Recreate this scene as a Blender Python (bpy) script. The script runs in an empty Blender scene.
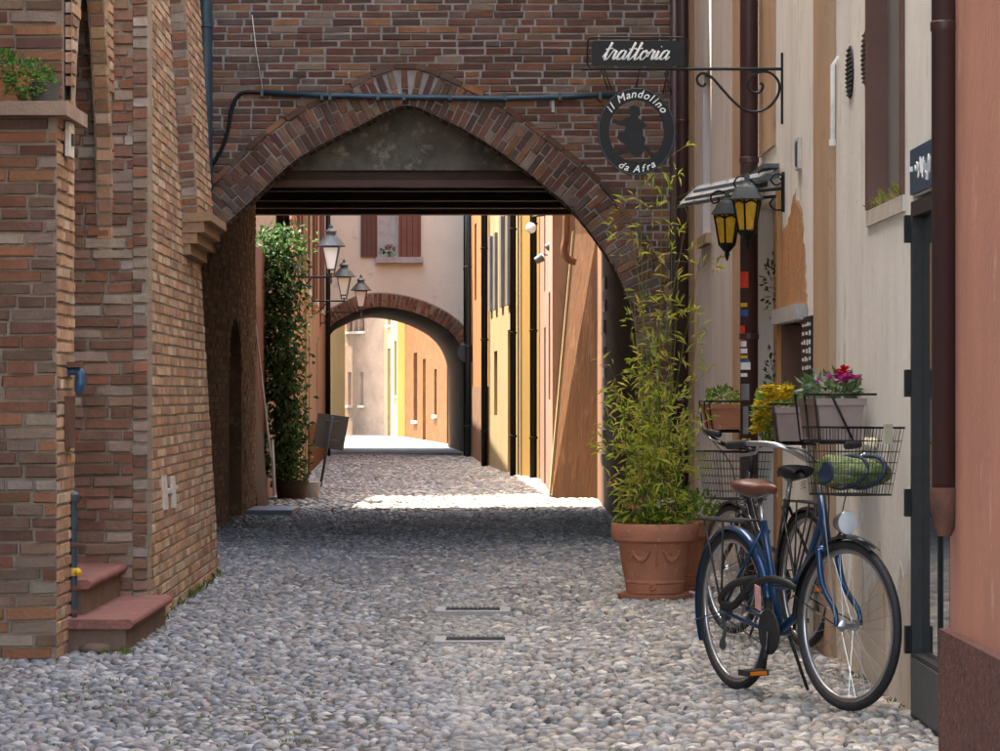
import bpy, math, random
import numpy as np
from mathutils import Vector, Matrix
R = math.radians
rnd = random.Random(7)
nrs = np.random.RandomState(11)
sc = bpy.context.scene
C = sc.collection

# ------------------------------------------------------------------ camera, sky, sun, exposure
F, CX, HY, H = 3300.0, 500.0, 392.0, 1.3          # focal length in photo pixels, principal column, horizon row, eye height
cam = bpy.data.objects.new('camera', bpy.data.cameras.new('camera')); C.objects.link(cam)
cam.location = (0, 0, H); cam.rotation_euler = (R(90), 0, 0)
cam.data.sensor_width = 36; cam.data.lens = F/1000*36; cam.data.shift_y = (HY-375.5)/1000
cam.data.clip_start = 0.1; cam.data.clip_end = 3000
sc.camera = cam
SUN_TO = Vector((-0.85, 0.527, 0)).normalized(); EL = R(65)
w = bpy.data.worlds.new('World'); sc.world = w; w.use_nodes = True
nt = w.node_tree; bg = nt.nodes['Background']; sky = nt.nodes.new('ShaderNodeTexSky')
sky.sky_type = 'NISHITA'; sky.sun_disc = False; sky.sun_elevation = EL
sky.sun_rotation = math.atan2(SUN_TO.x, SUN_TO.y); sky.air_density = 1.0; sky.dust_density = 2.5; sky.ozone_density = 0.6
nt.links.new(sky.outputs[0], bg.inputs[0]); bg.inputs[1].default_value = 0.15
sl = bpy.data.lights.new('sun', 'SUN'); sl.energy = 2.0; sl.angle = R(0.5); sl.color = (1.0, 0.95, 0.87)
so = bpy.data.objects.new('sun', sl); C.objects.link(so)
d_ = Vector((SUN_TO.x*math.cos(EL), SUN_TO.y*math.cos(EL), math.sin(EL)))
so.rotation_euler = d_.to_track_quat('Z', 'Y').to_euler()
sc.view_settings.view_transform = 'Standard'; sc.view_settings.look = 'None'
sc.view_settings.exposure = 3.35; sc.view_settings.gamma = 1.0
sc.view_settings.use_white_balance = True; sc.view_settings.white_balance_temperature = 7600; sc.view_settings.white_balance_tint = 8
sc.cycles.max_bounces = 10; sc.cycles.diffuse_bounces = 6; sc.cycles.use_denoising = True
sc.cycles.sample_clamp_indirect = 6

# ------------------------------------------------------------------ materials
def mat(name, c1, c2=None, scale=4.0, rough=0.85, bump=0.0, bscale=60.0, metal=0.0, attr=False, c3=None, stain=0.55,
        stretch=(1, 1, 1), spec=0.4, emit=None, alpha=None, coat=0.0, detail=6.0, sscale=None):
    m = bpy.data.materials.new(name); m.use_nodes = True
    n, l = m.node_tree.nodes, m.node_tree.links
    b = n['Principled BSDF']; b.inputs['Roughness'].default_value = rough; b.inputs['Metallic'].default_value = metal
    b.inputs['Specular IOR Level'].default_value = spec; b.inputs['Coat Weight'].default_value = coat
    tc = n.new('ShaderNodeTexCoord'); mp = n.new('ShaderNodeMapping'); mp.inputs['Scale'].default_value = stretch
    geo = n.new('ShaderNodeNewGeometry'); l.new(geo.outputs['Position'], mp.inputs[0])
    def noise(s, det=detail, ro=0.6):
        t = n.new('ShaderNodeTexNoise'); t.inputs['Scale'].default_value = s; t.inputs['Detail'].default_value = det
        t.inputs['Roughness'].default_value = ro; l.new(mp.outputs[0], t.inputs['Vector']); return t.outputs['Fac']
    def ramp(f, a, b_):
        r = n.new('ShaderNodeMapRange'); r.inputs[1].default_value = a; r.inputs[2].default_value = b_; l.new(f, r.inputs[0]); return r.outputs[0]
    def mix(f, a, b_, mode='MIX'):
        x = n.new('ShaderNodeMix'); x.data_type = 'RGBA'; x.blend_type = mode
        for sck, val in ((x.inputs[0], f), (x.inputs[6], a), (x.inputs[7], b_)):
            if isinstance(val, (tuple, list)): sck.default_value = (*val[:3], 1)
            elif isinstance(val, (int, float)): sck.default_value = val
            else: l.new(val, sck)
        return x.outputs[2]
    col = tuple(c1)
    if c2 is not None: col = mix(ramp(noise(scale), 0.3, 0.7), c1, c2)
    if c3 is not None: col = mix(ramp(noise(sscale or scale*2.7, 8, 0.7), stain, stain+0.12), col, c3)
    if attr:
        a = n.new('ShaderNodeAttribute'); a.attribute_name = 'col'
        oi = n.new('ShaderNodeObjectInfo')
        k = mix(1.0, a.outputs['Color'], oi.outputs['Color'], 'MULTIPLY')
        col = mix(1.0, k, col, 'MULTIPLY')
    if isinstance(col, tuple): b.inputs['Base Color'].default_value = (*col, 1)
    else: l.new(col, b.inputs['Base Color'])
    if bump > 0:
        bp = n.new('ShaderNodeBump'); bp.inputs['Strength'].default_value = bump; bp.inputs['Distance'].default_value = 0.02
        l.new(noise(bscale, 8, 0.65), bp.inputs['Height']); l.new(bp.outputs[0], b.inputs['Normal'])
    if emit: b.inputs['Emission Color'].default_value = (*emit[:3], 1); b.inputs['Emission Strength'].default_value = emit[3]
    if alpha is not None: b.inputs['Transmission Weight'].default_value = alpha
    return m
M = {}
W1 = (1, 1, 1)
M['brick'] = mat('weathered_brick', W1, (0.72, 0.68, 0.66), 9, 0.9, 0.55, 45, attr=True, c3=(1.25, 1.15, 1.05), stain=0.60, sscale=14)
M['mortar'] = mat('lime_mortar', (0.42, 0.33, 0.245), (0.27, 0.21, 0.16), 6, 0.95, 0.9, 70)
M['mortar_dark'] = mat('arch_mortar', (0.44, 0.38, 0.33), (0.27, 0.235, 0.205), 5, 0.95, 0.7, 70)
M['cobble'] = mat('river_cobble', W1, (0.72, 0.72, 0.74), 30, 0.5, 0.25, 90, attr=True, spec=0.5)
M['soil'] = mat('joint_soil', (0.11, 0.10, 0.085), (0.07, 0.065, 0.052), 2.0, 0.95, 0.6, 60, c3=(0.07, 0.10, 0.03), stain=0.6)
M['slab'] = mat('stone_slab', (0.46, 0.45, 0.44), (0.34, 0.33, 0.33), 8, 0.75, 0.5, 60)
M['white_plaster'] = mat('white_plaster', (0.84, 0.835, 0.79), (0.68, 0.67, 0.63), 2.2, 0.9, 0.5, 30, c3=(0.52, 0.49, 0.43), stain=0.575, stretch=(1, 1, 0.3))
M['white_plaster_low'] = mat('damp_plaster', (0.70, 0.64, 0.56), (0.56, 0.48, 0.38), 1.7, 0.9, 0.45, 30, c3=(0.50, 0.36, 0.22), stain=0.55, stretch=(1, 1, 0.5))
M['pink_plaster'] = mat('pinkish_grey_plaster', (0.74, 0.67, 0.61), (0.56, 0.51, 0.47), 2.2, 0.9, 0.4, 30, c3=(0.46, 0.29, 0.22), stain=0.60, stretch=(1, 1, 0.4))
M['salmon'] = mat('salmon_plaster', (0.58, 0.27, 0.19), (0.44, 0.21, 0.155), 2.5, 0.9, 0.45, 40, c3=(0.64, 0.42, 0.34), stain=0.60, stretch=(1, 1, 0.4))
M['ochre'] = mat('ochre_plaster', (0.50, 0.33, 0.20), (0.40, 0.27, 0.18), 3, 0.9, 0.45, 40, c3=(0.30, 0.18, 0.10), stain=0.58, stretch=(1, 1, 0.4))
M['peel'] = mat('exposed_orange_render', (0.52, 0.25, 0.09), (0.36, 0.17, 0.08), 9, 0.95, 0.9, 30, c3=(0.22, 0.13, 0.09), stain=0.58)
M['porphyry'] = mat('red_speckled_stone', (0.20, 0.075, 0.06), (0.07, 0.03, 0.028), 26, 0.7, 0.9, 45, c3=(0.42, 0.27, 0.23), stain=0.57, sscale=48)
M['yellow_plaster'] = mat('yellow_plaster', (0.29, 0.165, 0.028), (0.23, 0.135, 0.03), 1.5, 0.9, 0.4, 20, c3=(0.20, 0.13, 0.06), stain=0.58, stretch=(1, 1, 0.4))
M['cream_plaster'] = mat('cream_plaster', (0.35, 0.265, 0.135), (0.28, 0.215, 0.12), 1.5, 0.9, 0.4, 20, c3=(0.20, 0.15, 0.095), stain=0.60, stretch=(1, 1, 0.4))
M['pale_plaster'] = mat('pale_cream_plaster', (0.78, 0.74, 0.60), (0.64, 0.605, 0.50), 0.9, 0.9, 0.3, 20, c3=(0.46, 0.44, 0.38), stain=0.58)
M['orange_plaster'] = mat('orange_plaster', (0.36, 0.155, 0.05), (0.28, 0.12, 0.045), 1.5, 0.9, 0.4, 20, c3=(0.20, 0.11, 0.06), stain=0.60, stretch=(1, 1, 0.3))
M['brown_plaster'] = mat('brown_orange_plaster', (0.19, 0.085, 0.035), (0.11, 0.052, 0.026), 3.5, 0.9, 0.6, 20, c3=(0.26, 0.13, 0.06), stain=0.56, stretch=(1, 1, 0.18))
M['rose_plaster'] = mat('rose_plaster', (0.29, 0.165, 0.12), (0.22, 0.13, 0.10), 2, 0.9, 0.3, 20, c3=(0.17, 0.095, 0.07), stain=0.58, stretch=(1, 1, 0.3))
M['tan_brickish'] = mat('tan_rendered_brick', (0.38, 0.26, 0.185), (0.27, 0.18, 0.13), 2.2, 0.9, 0.6, 25, c3=(0.48, 0.38, 0.30), stain=0.58)
M['passage'] = mat('passage_render', (0.26, 0.145, 0.085), (0.15, 0.085, 0.055), 2.4, 0.92, 0.9, 16, c3=(0.36, 0.26, 0.18), stain=0.58)
M['lunette'] = mat('grey_lunette_plaster', (0.26, 0.235, 0.195), (0.09, 0.08, 0.068), 3.5, 0.95, 1.0, 10, c3=(0.42, 0.38, 0.30), stain=0.53, sscale=5)
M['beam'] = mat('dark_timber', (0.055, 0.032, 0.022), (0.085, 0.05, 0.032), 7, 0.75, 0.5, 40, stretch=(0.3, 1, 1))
M['wood'] = mat('ochre_board', (0.42, 0.22, 0.09), (0.33, 0.17, 0.07), 6, 0.75, 0.4, 40, stretch=(1, 1, 0.2), c3=(0.22, 0.12, 0.06), stain=0.62)
M['brown_wood'] = mat('brown_shutter_paint', (0.11, 0.05, 0.04), (0.15, 0.07, 0.05), 5, 0.6, 0.2, 40)
M['dark_green_wood'] = mat('dark_green_door', (0.03, 0.06, 0.05), (0.05, 0.08, 0.065), 4, 0.6)
M['dark_red_wood'] = mat('dark_red_door', (0.16, 0.03, 0.025), (0.11, 0.025, 0.02), 4, 0.6)
M['grey_shutter'] = mat('grey_metal_shutter', (0.20, 0.20, 0.20), (0.14, 0.145, 0.15), 3, 0.5, 0.1, 30, c3=(0.27, 0.25, 0.22), stain=0.65)
M['iron'] = mat('black_iron', (0.005, 0.005, 0.006), (0.010, 0.010, 0.011), 20, 0.45, 0.1, 90, spec=0.25)
M['grey_iron'] = mat('weathered_grey_iron', (0.10, 0.115, 0.115), (0.065, 0.075, 0.08), 20, 0.5, 0.15, 60, metal=0.4)
M['zinc'] = mat('blue_grey_zinc', (0.05, 0.085, 0.105), (0.035, 0.055, 0.07), 8, 0.45, 0.1, 30, metal=0.3, c3=(0.12, 0.13, 0.12), stain=0.66)
M['brown_pipe'] = mat('brown_painted_pipe', (0.075, 0.034, 0.030), (0.052, 0.026, 0.025), 5, 0.42, 0.08, 30, stretch=(1, 1, 0.3), c3=(0.12, 0.055, 0.042), stain=0.68)
M['rust'] = mat('rusted_iron', (0.18, 0.075, 0.04), (0.09, 0.045, 0.035), 14, 0.8, 0.3, 60)
M['terracotta'] = mat('terracotta', (0.52, 0.21, 0.12), (0.40, 0.165, 0.10), 7, 0.85, 0.3, 50, c3=(0.56, 0.36, 0.28), stain=0.58)
M['step_top'] = mat('red_stone_tread', (0.34, 0.135, 0.10), (0.20, 0.085, 0.07), 6, 0.75, 0.7, 40, c3=(0.42, 0.28, 0.22), stain=0.59)
M['step_riser'] = mat('stained_riser', (0.22, 0.14, 0.10), (0.14, 0.095, 0.07), 6, 0.9, 0.5, 40, c3=(0.10, 0.10, 0.055), stain=0.62)
M['white_stone'] = mat('white_stone', (0.66, 0.62, 0.54), (0.52, 0.48, 0.42), 12, 0.85, 0.3, 60)
M['white_paint'] = mat('white_paint', (0.80, 0.80, 0.78), rough=0.5)
M['yellow_paint'] = mat('yellow_paint', (0.70, 0.42, 0.03), rough=0.5)
M['red_paint'] = mat('red_sticker', (0.65, 0.05, 0.03), rough=0.4)
M['blue_paint'] = mat('blue_sticker', (0.03, 0.10, 0.36), rough=0.4)
M['blue_plate'] = mat('dark_blue_plate', (0.025, 0.075, 0.14), (0.04, 0.10, 0.17), 8, 0.3)
M['glass'] = mat('dark_window_glass', (0.02, 0.028, 0.03), rough=0.04, spec=0.9, coat=0.5)
M['pale_glass'] = mat('curtained_glass', (0.45, 0.48, 0.48), (0.32, 0.35, 0.36), 6, 0.2, spec=0.7)
M['frosted'] = mat('lantern_glass', (0.93, 0.94, 0.94), (0.82, 0.84, 0.85), 5, 0.15, spec=0.6)
M['amber'] = mat('amber_glass', (0.62, 0.36, 0.03), (0.42, 0.22, 0.015), 25, 0.15, 0.3, 60, c3=(0.85, 0.6, 0.12), stain=0.58, spec=0.7)
M['rubber'] = mat('tyre_rubber', (0.018, 0.018, 0.020), (0.03, 0.03, 0.032), 30, 0.65, 0.1, 120)
M['chrome'] = mat('brushed_alloy', (0.55, 0.56, 0.58), (0.42, 0.43, 0.45), 20, 0.28, metal=0.95)
M['blue_metal'] = mat('metallic_blue_paint', (0.005, 0.042, 0.115), (0.007, 0.06, 0.15), 25, 0.28, metal=0.4, coat=0.5, c3=(0.03, 0.035, 0.045), stain=0.66)
M['black_gloss'] = mat('black_enamel', (0.012, 0.012, 0.014), (0.02, 0.02, 0.022), 12, 0.25, coat=0.4)
M['black_matt'] = mat('black_plastic', (0.016, 0.016, 0.017), (0.028, 0.028, 0.028), 30, 0.55)
M['leather'] = mat('brown_leather', (0.15, 0.055, 0.035), (0.10, 0.035, 0.025), 14, 0.3, 0.15, 60, coat=0.3)
M['reflector'] = mat('red_reflector', (0.55, 0.01, 0.015), rough=0.12, coat=0.6)
M['orange_reflector'] = mat('amber_reflector', (0.7, 0.18, 0.01), rough=0.15, coat=0.6)
M['pink_tag'] = mat('pale_pink_tag', (0.72, 0.40, 0.38), (0.6, 0.3, 0.3), 40, 0.5)
M['cloth'] = mat('cream_cloth', (0.62, 0.56, 0.40), (0.5, 0.45, 0.32), 12, 0.9, 0.3, 60)
M['bag_green'] = mat('green_patterned_cloth', (0.26, 0.30, 0.08), (0.05, 0.12, 0.06), 16, 0.65, 0.5, 50, c3=(0.50, 0.50, 0.42), stain=0.54, sscale=22, stretch=(1, 1, 2.5))
M['bag_dark'] = mat('navy_cloth', (0.02, 0.035, 0.075), (0.03, 0.055, 0.10), 20, 0.7)
M['leaf'] = mat('leaf', W1, (0.7, 0.75, 0.65), 12, 0.55, attr=True, spec=0.35)
M['sign_back'] = mat('sign_back_metal', (0.06, 0.07, 0.08), (0.045, 0.052, 0.06), 6, 0.5, c3=(0.09, 0.10, 0.11), stain=0.6)
M['asphalt_wall'] = mat('roof_mass', (0.3, 0.2, 0.15), (0.25, 0.17, 0.13), 2)
M['far_brick'] = mat('far_brick', (0.17, 0.08, 0.034), (0.11, 0.05, 0.024), 3, 0.9, 0.4, 30, c3=(0.22, 0.13, 0.07), stain=0.58, spec=0.05)
M['vault'] = mat('shaded_vault_brick', (0.075, 0.040, 0.022), (0.045, 0.025, 0.015), 3, 1.0, 0.6, 20, spec=0.03)  # shade inside the vault put into a dark brick colour
M['grass'] = mat('grass_blades', W1, (0.8, 0.9, 0.7), 9, 0.7, attr=True)
M['polycarbonate'] = mat('translucent_panel', (0.85, 0.86, 0.86), (0.75, 0.77, 0.78), 8, 0.4)
# leaves let some light through
for k in ('leaf', 'grass', 'polycarbonate'):
    n = M[k].node_tree.nodes; l = M[k].node_tree.links; b = n['Principled BSDF']
    tr = n.new('ShaderNodeBsdfTranslucent'); mx = n.new('ShaderNodeMixShader'); mx.inputs[0].default_value = 0.65 if k == 'polycarbonate' else 0.4
    l.new(b.inputs['Base Color'].links[0].from_socket, tr.inputs[0])
    l.new(b.outputs[0], mx.inputs[1]); l.new(tr.outputs[0], mx.inputs[2]); l.new(mx.outputs[0], n['Material Output'].inputs[0])

# ------------------------------------------------------------------ geometry helpers
def P(px, py, d): return Vector(((px-CX)*d/F, d, H-(py-HY)*d/F))
def G(px, py): d = F*H/(py-HY); return Vector(((px-CX)*d/F, d, 0))
class Plane:
    def __init__(s, O, U, V=(0, 0, 1), N=None):
        s.O = Vector(O); s.U = Vector(U).normalized(); s.V = Vector(V).normalized()
        s.N = Vector(N).normalized() if N else s.V.cross(s.U).normalized()*-1
        s.N = s.U.cross(s.V).normalized() if N is None else s.N
    def pt(s, u, v, w=0): return s.O+s.U*u+s.V*v+s.N*w
    def hit(s, px, py, w=0):
        o = Vector((0, 0, H)); d = Vector(((px-CX)/F, 1, -(py-HY)/F))
        t = (s.O+s.N*w-o).dot(s.N)/d.dot(s.N); q = o+d*t-s.O
        n = s.N.copy(); A = Matrix((s.U, s.V, n)).transposed(); r = A.inverted()@q
        return r.x, r.y
    def mat(s):
        return Matrix(((s.U.x, s.V.x, s.N.x, s.O.x), (s.U.y, s.V.y, s.N.y, s.O.y), (s.U.z, s.V.z, s.N.z, s.O.z), (0, 0, 0, 1)))
def smooth_path(pts, n=6, closed=False):
    p = [Vector(q) for q in pts]; out = []; L = len(p)
    rng = range(L if closed else L-1)
    for i in rng:
        if closed: a, b, c, d = p[(i-1) % L], p[i], p[(i+1) % L], p[(i+2) % L]
        else: a, b, c, d = p[max(i-1, 0)], p[i], p[i+1], p[min(i+2, L-1)]
        for k in range(n):
            t = k/n
            out.append(0.5*((2*b)+(c-a)*t+(2*a-5*b+4*c-d)*t*t+(-a+3*b-3*c+d)*t**3))
    if not closed: out.append(p[-1])
    return out
class MB:
    def __init__(s, X=None): s.v = []; s.f = []; s.c = []; s.X = X; s.col = (1, 1, 1)
    def add(s, vs, fs):
        o = len(s.v)
        for q in vs:
            q = Vector(q); s.v.append(s.X@q if s.X is not None else q)
        for f in fs: s.f.append(tuple(i+o for i in f)); s.c.append(s.col)
        return s
    def box(s, x0, x1, y0, y1, z0, z1):
        return s.add([(x0, y0, z0), (x1, y0, z0), (x1, y1, z0), (x0, y1, z0), (x0, y0, z1), (x1, y0, z1), (x1, y1, z1), (x0, y1, z1)],
                     [(0, 3, 2, 1), (4, 5, 6, 7), (0, 1, 5, 4), (1, 2, 6, 5), (2, 3, 7, 6), (3, 0, 4, 7)])
    def pbox(s, p, u0, u1, v0, v1, w0, w1):
        return s.add([p.pt(u0, v0, w0), p.pt(u1, v0, w0), p.pt(u1, v1, w0), p.pt(u0, v1, w0), p.pt(u0, v0, w1), p.pt(u1, v0, w1), p.pt(u1, v1, w1), p.pt(u0, v1, w1)],
                     [(0, 3, 2, 1), (4, 5, 6, 7), (0, 1, 5, 4), (1, 2, 6, 5), (2, 3, 7, 6), (3, 0, 4, 7)])
    def hexa(s, a, b):   # two quads joined
        return s.add(list(a)+list(b), [(0, 3, 2, 1), (4, 5, 6, 7), (0, 1, 5, 4), (1, 2, 6, 5), (2, 3, 7, 6), (3, 0, 4, 7)])
    def quad(s, a, b, c, d): return s.add([a, b, c, d], [(0, 1, 2, 3)])
    def prism(s, pts, p, w0, w1):
        n = len(pts)
        return s.add([p.pt(u, v, w0) for u, v in pts]+[p.pt(u, v, w1) for u, v in pts],
                     [tuple(range(n))[::-1], tuple(range(n, 2*n))]+[(i, (i+1) % n, n+(i+1) % n, n+i) for i in range(n)])
    def tube(s, pts, r, seg=8, closed=False):
        pts = [Vector(q) for q in pts]; n = len(pts)
        rr = [r]*n if isinstance(r, (int, float)) else r
        T = []
        for i in range(n):
            a = pts[(i-1) % n] if closed else pts[max(i-1, 0)]; b = pts[(i+1) % n] if closed else pts[min(i+1, n-1)]
            t = (b-a); T.append(t.normalized() if t.length > 1e-9 else Vector((0, 0, 1)))
        up = Vector((0, 0, 1)) if abs(T[0].z) < 0.9 else Vector((1, 0, 0))
        x = T[0].cross(up).normalized(); vs = []
        for i in range(n):
            x = (x-T[i]*x.dot(T[i])); x = x.normalized() if x.length > 1e-6 else T[i].orthogonal().normalized()
            y = T[i].cross(x)
            for k in range(seg):
                a = 2*math.pi*k/seg; vs.append(pts[i]+(x*math.cos(a)+y*math.sin(a))*rr[i])
        fs = []
        for i in range(n if closed else n-1):
            j = (i+1) % n
            for k in range(seg): fs.append((i*seg+k, i*seg+(k+1) % seg, j*seg+(k+1) % seg, j*seg+k))
        if not closed: fs += [tuple(range(seg))[::-1], tuple(range((n-1)*seg, n*seg))]
        return s.add(vs, fs)
    def lathe(s, prof, seg=24, X=None, cap=True):
        vs = []; X = X or Matrix()
        for r, z in prof:
            for k in range(seg):
                a = 2*math.pi*k/seg; vs.append(X@Vector((r*math.cos(a), r*math.sin(a), z)))
        fs = []
        for i in range(len(prof)-1):
            for k in range(seg): fs.append((i*seg+k, i*seg+(k+1) % seg, (i+1)*seg+(k+1) % seg, (i+1)*seg+k))
        if cap: fs += [tuple(range(seg))[::-1], tuple(range((len(prof)-1)*seg, len(prof)*seg))]
        return s.add(vs, fs)
    def ball(s, c, r, seg=10, rings=6, sz=1.0):
        return s.lathe([(max(r*math.sin(math.pi*i/rings), 1e-4), -r*sz*math.cos(math.pi*i/rings)) for i in range(rings+1)], seg, Matrix.Translation(c))
    def leaf(s, c, d, up, L, W, bend=0.25):
        d = d.normalized(); x = d.cross(up); x = x.normalized() if x.length > 1e-4 else d.orthogonal().normalized(); n = x.cross(d)
        m = c+d*L*0.5+n*L*bend*0.4; t = c+d*L-n*L*bend*0.3
        return s.add([c, m-x*W*0.5, t, m+x*W*0.5], [(0, 1, 2), (0, 2, 3)])
    def build(s, name, m, parent=None, smooth=False, kind=None, attr=False):
        me = bpy.data.meshes.new(name)
        me.from_pydata([tuple(q) for q in s.v], [], s.f); me.materials.append(M[m] if isinstance(m, str) else m)
        if smooth: me.polygons.foreach_set('use_smooth', [True]*len(me.polygons))
        if smooth == 'auto': me.set_sharp_from_angle(angle=R(38))
        if attr:
            ca = me.color_attributes.new('col', 'FLOAT_COLOR', 'CORNER')
            arr = [x for f, c in zip(s.f, s.c) for _ in f for x in (*c, 1.0)]
            ca.data.foreach_set('color', arr)
        me.update()
        o = bpy.data.objects.new(name, me); C.objects.link(o); o.color = (1, 1, 1, 1)
        if parent: adopt(o, parent)
        if kind: o['kind'] = kind
        return o
def adopt(o, parent):
    o.parent = parent
    Mw = Matrix.Identity(4); q = parent
    chain = []
    while q: chain.append(q); q = q.parent
    for q in reversed(chain):
        if q.parent: Mw = Mw@q.matrix_parent_inverse
        Mw = Mw@Matrix.LocRotScale(q.location, q.rotation_euler, q.scale)
    o.matrix_parent_inverse = Mw.inverted()
def tag(o, label, cat=None, group=None):
    o['label'] = label
    if cat: o['category'] = cat
    if group: o['group'] = group
    return o
def thing(name, loc, label, cat, group=None):
    o = bpy.data.objects.new(name, None); o.empty_display_size = 0.1; C.objects.link(o); o.location = loc
    return tag(o, label, cat, group)
def np_mesh(name, verts, faces_list, cols, m, parent, kind='stuff'):
    """verts (N,3); faces_list: list of int arrays (n,k); cols: per-vertex (N,3)"""
    me = bpy.data.meshes.new(name); loops = []; starts = []; tot = 0
    for fa in faces_list:
        loops.append(fa.reshape(-1)); starts.append(tot+np.arange(len(fa))*fa.shape[1]); tot += fa.size
    loops = np.concatenate(loops).astype(np.int32); starts = np.concatenate(starts).astype(np.int32)
    me.vertices.add(len(verts)); me.vertices.foreach_set('co', verts.astype(np.float32).reshape(-1))
    me.loops.add(len(loops)); me.loops.foreach_set('vertex_index', loops)
    me.polygons.add(len(starts)); me.polygons.foreach_set('loop_start', starts)
    me.update(calc_edges=True); me.validate(); me.shade_flat()
    ca = me.color_attributes.new('col', 'FLOAT_COLOR', 'POINT')
    ca.data.foreach_set('color', np.hstack([cols, np.ones((len(cols), 1))]).astype(np.float32).reshape(-1))
    me.materials.append(M[m]); o = bpy.data.objects.new(name, me); C.objects.link(o); o.color = (1, 1, 1, 1)
    if parent: adopt(o, parent)
    if kind: o['kind'] = kind
    return o

# ------------------------------------------------------------------ bricks
def unit_brick(rs):
    v = []
    for z, sx, sy in ((-0.5, 1, 1), (0.12, 1, 1), (0.5, 0.96, 0.88)):
        for x, y in ((-.5, -.5), (.5, -.5), (.5, .5), (-.5, .5)):
            v.append((x*sx+rs.uniform(-.02, .02)*(z > -.4), y*sy+rs.uniform(-.07, .07)*(z > -.4), z+rs.uniform(-.07, .04)*(z > .3)))
    return np.array(v)
BQ = np.array([(i+0, i+1, i+5, i+4) if False else (i*4+k, i*4+(k+1) % 4, i*4+4+(k+1) % 4, i*4+4+k) for i in range(2) for k in range(4)]+[(8, 9, 10, 11)])
BV = [unit_brick(nrs) for _ in range(10)]
BM = []
for i, v in enumerate(BV):
    me = bpy.data.meshes.new('brick'); me.from_pydata([tuple(q) for q in v], [], [tuple(int(j) for j in f) for f in BQ]); me.materials.append(M['brick'])
    ca = me.color_attributes.new('col', 'FLOAT_COLOR', 'CORNER'); ca.data.foreach_set('color', [1.0]*(4*len(me.loops))); BM.append(me)
def pick(pal):
    c = rnd.choice(pal); k = rnd.uniform(0.78, 1.22); return tuple(min(x*k*rnd.uniform(.95, 1.05), .85) for x in c)
def courses(p, u0, u1, v0, v1, pal, bl=0.26, bh=0.062, joint=0.012, mask=None, wv=0.0, jit=.006):
    out = []; v = v0; row = 0
    while v < v1-0.01:
        h = bh*rnd.uniform(0.9, 1.1); u = u0-(0.5*bl if row % 2 else 0)-rnd.uniform(0, .06)
        while u < u1:
            L = bl*(rnd.uniform(0.9, 1.1) if rnd.random() < .72 else 0.5)
            a, b = max(u, u0), min(u+L, u1)
            if b-a > 0.03:
                cu, cv = (a+b)/2, v+h/2
                if mask is None or mask(cu, cv, (b-a)/2, h/2):
                    out.append((p, cu, cv, b-a, h, rnd.gauss(0, .008), pick(pal), wv+rnd.uniform(-jit, jit*1.2)))
            u += L+joint*rnd.uniform(.7, 1.4)
        v += h+joint; row += 1
    return out
def brick_world(b, dep=0.04):
    p, cu, cv, L, h, rot, col, wv = b
    ca, sa = math.cos(rot), math.sin(rot)
    Lm = Matrix(((ca*L, -sa*h, 0, cu), (sa*L, ca*h, 0, cv), (0, 0, dep, wv-dep*.5+.014), (0, 0, 0, 1)))
    return p.mat()@Lm
def lay_bricks(bricks, parent, n_ind=300, name='brick', skip=None, mass='brickwork'):
    sc_ = []
    for i, b in enumerate(bricks):
        c = b[0].pt(b[1], b[2]); px = CX+c.x*F/c.y; py = HY-(c.z-H)*F/c.y
        view = (Vector((0, 0, H))-c).normalized(); ar = b[3]*b[4]*abs(b[0].N.dot(view))*(F/c.y)**2
        if not (0 < px < 1000 and 0 < py < 751) or (skip and skip(px, py, b)): ar = -1
        sc_.append((ar, i))
    sc_.sort(reverse=True); top = [i for a, i in sc_[:n_ind] if a > 0]; ts = set(top)
    for i in top:
        o = bpy.data.objects.new(name, BM[i % 10]); C.objects.link(o); o.color = (*bricks[i][6], 1)
        o.matrix_world = brick_world(bricks[i]); o.parent = parent
        o.matrix_parent_inverse = Matrix.Translation(-Vector(parent.location))
    rest = [b for i, b in enumerate(bricks) if i not in ts]
    if rest:
        V = []; Q = []; Cc = []; off = 0
        for i, b in enumerate(rest):
            m4 = np.array(brick_world(b)); v = BV[i % 10]@m4[:3, :3].T+m4[:3, 3]
            V.append(v); Q.append(BQ+off); off += 12; Cc.append(np.tile(np.array(b[6]), (12, 1)))
        np_mesh(mass, np.vstack(V), [np.vstack(Q)], np.vstack(Cc), 'brick', parent)
def point_in(poly, x, y):
    r = False; n = len(poly); j = n-1
    for i in range(n):
        xi, yi = poly[i]; xj, yj = poly[j]
        if (yi > y) != (yj > y) and x < (xj-xi)*(y-yi)/(yj-yi)+xi: r = not r
        j = i
    return r
def arch_wall(mb, p, u0, u1, v0, v1, curve, depth, w=0):
    """wall in plane p with an arched opening under curve (list of u,v from the left foot to the right foot)"""
    c = curve; q = lambda u, v, ww=w: p.pt(u, v, ww)
    mb.quad(q(u0, v0), q(c[0][0], v0), q(c[0][0], v1), q(u0, v1)); mb.quad(q(c[-1][0], v0), q(u1, v0), q(u1, v1), q(c[-1][0], v1))
    for a, b in zip(c, c[1:]):
        if abs(b[0]-a[0]) > 1e-5: mb.quad(q(*a), q(*b), q(b[0], v1), q(a[0], v1))
        mb.quad(q(a[0], a[1], w-depth), q(b[0], b[1], w-depth), q(*b), q(*a))
    for (u, v) in (c[0], c[-1]):
        if v > v0: mb.quad(q(u, v0), q(u, v, w), q(u, v, w-depth), q(u, v0, w-depth))
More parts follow.
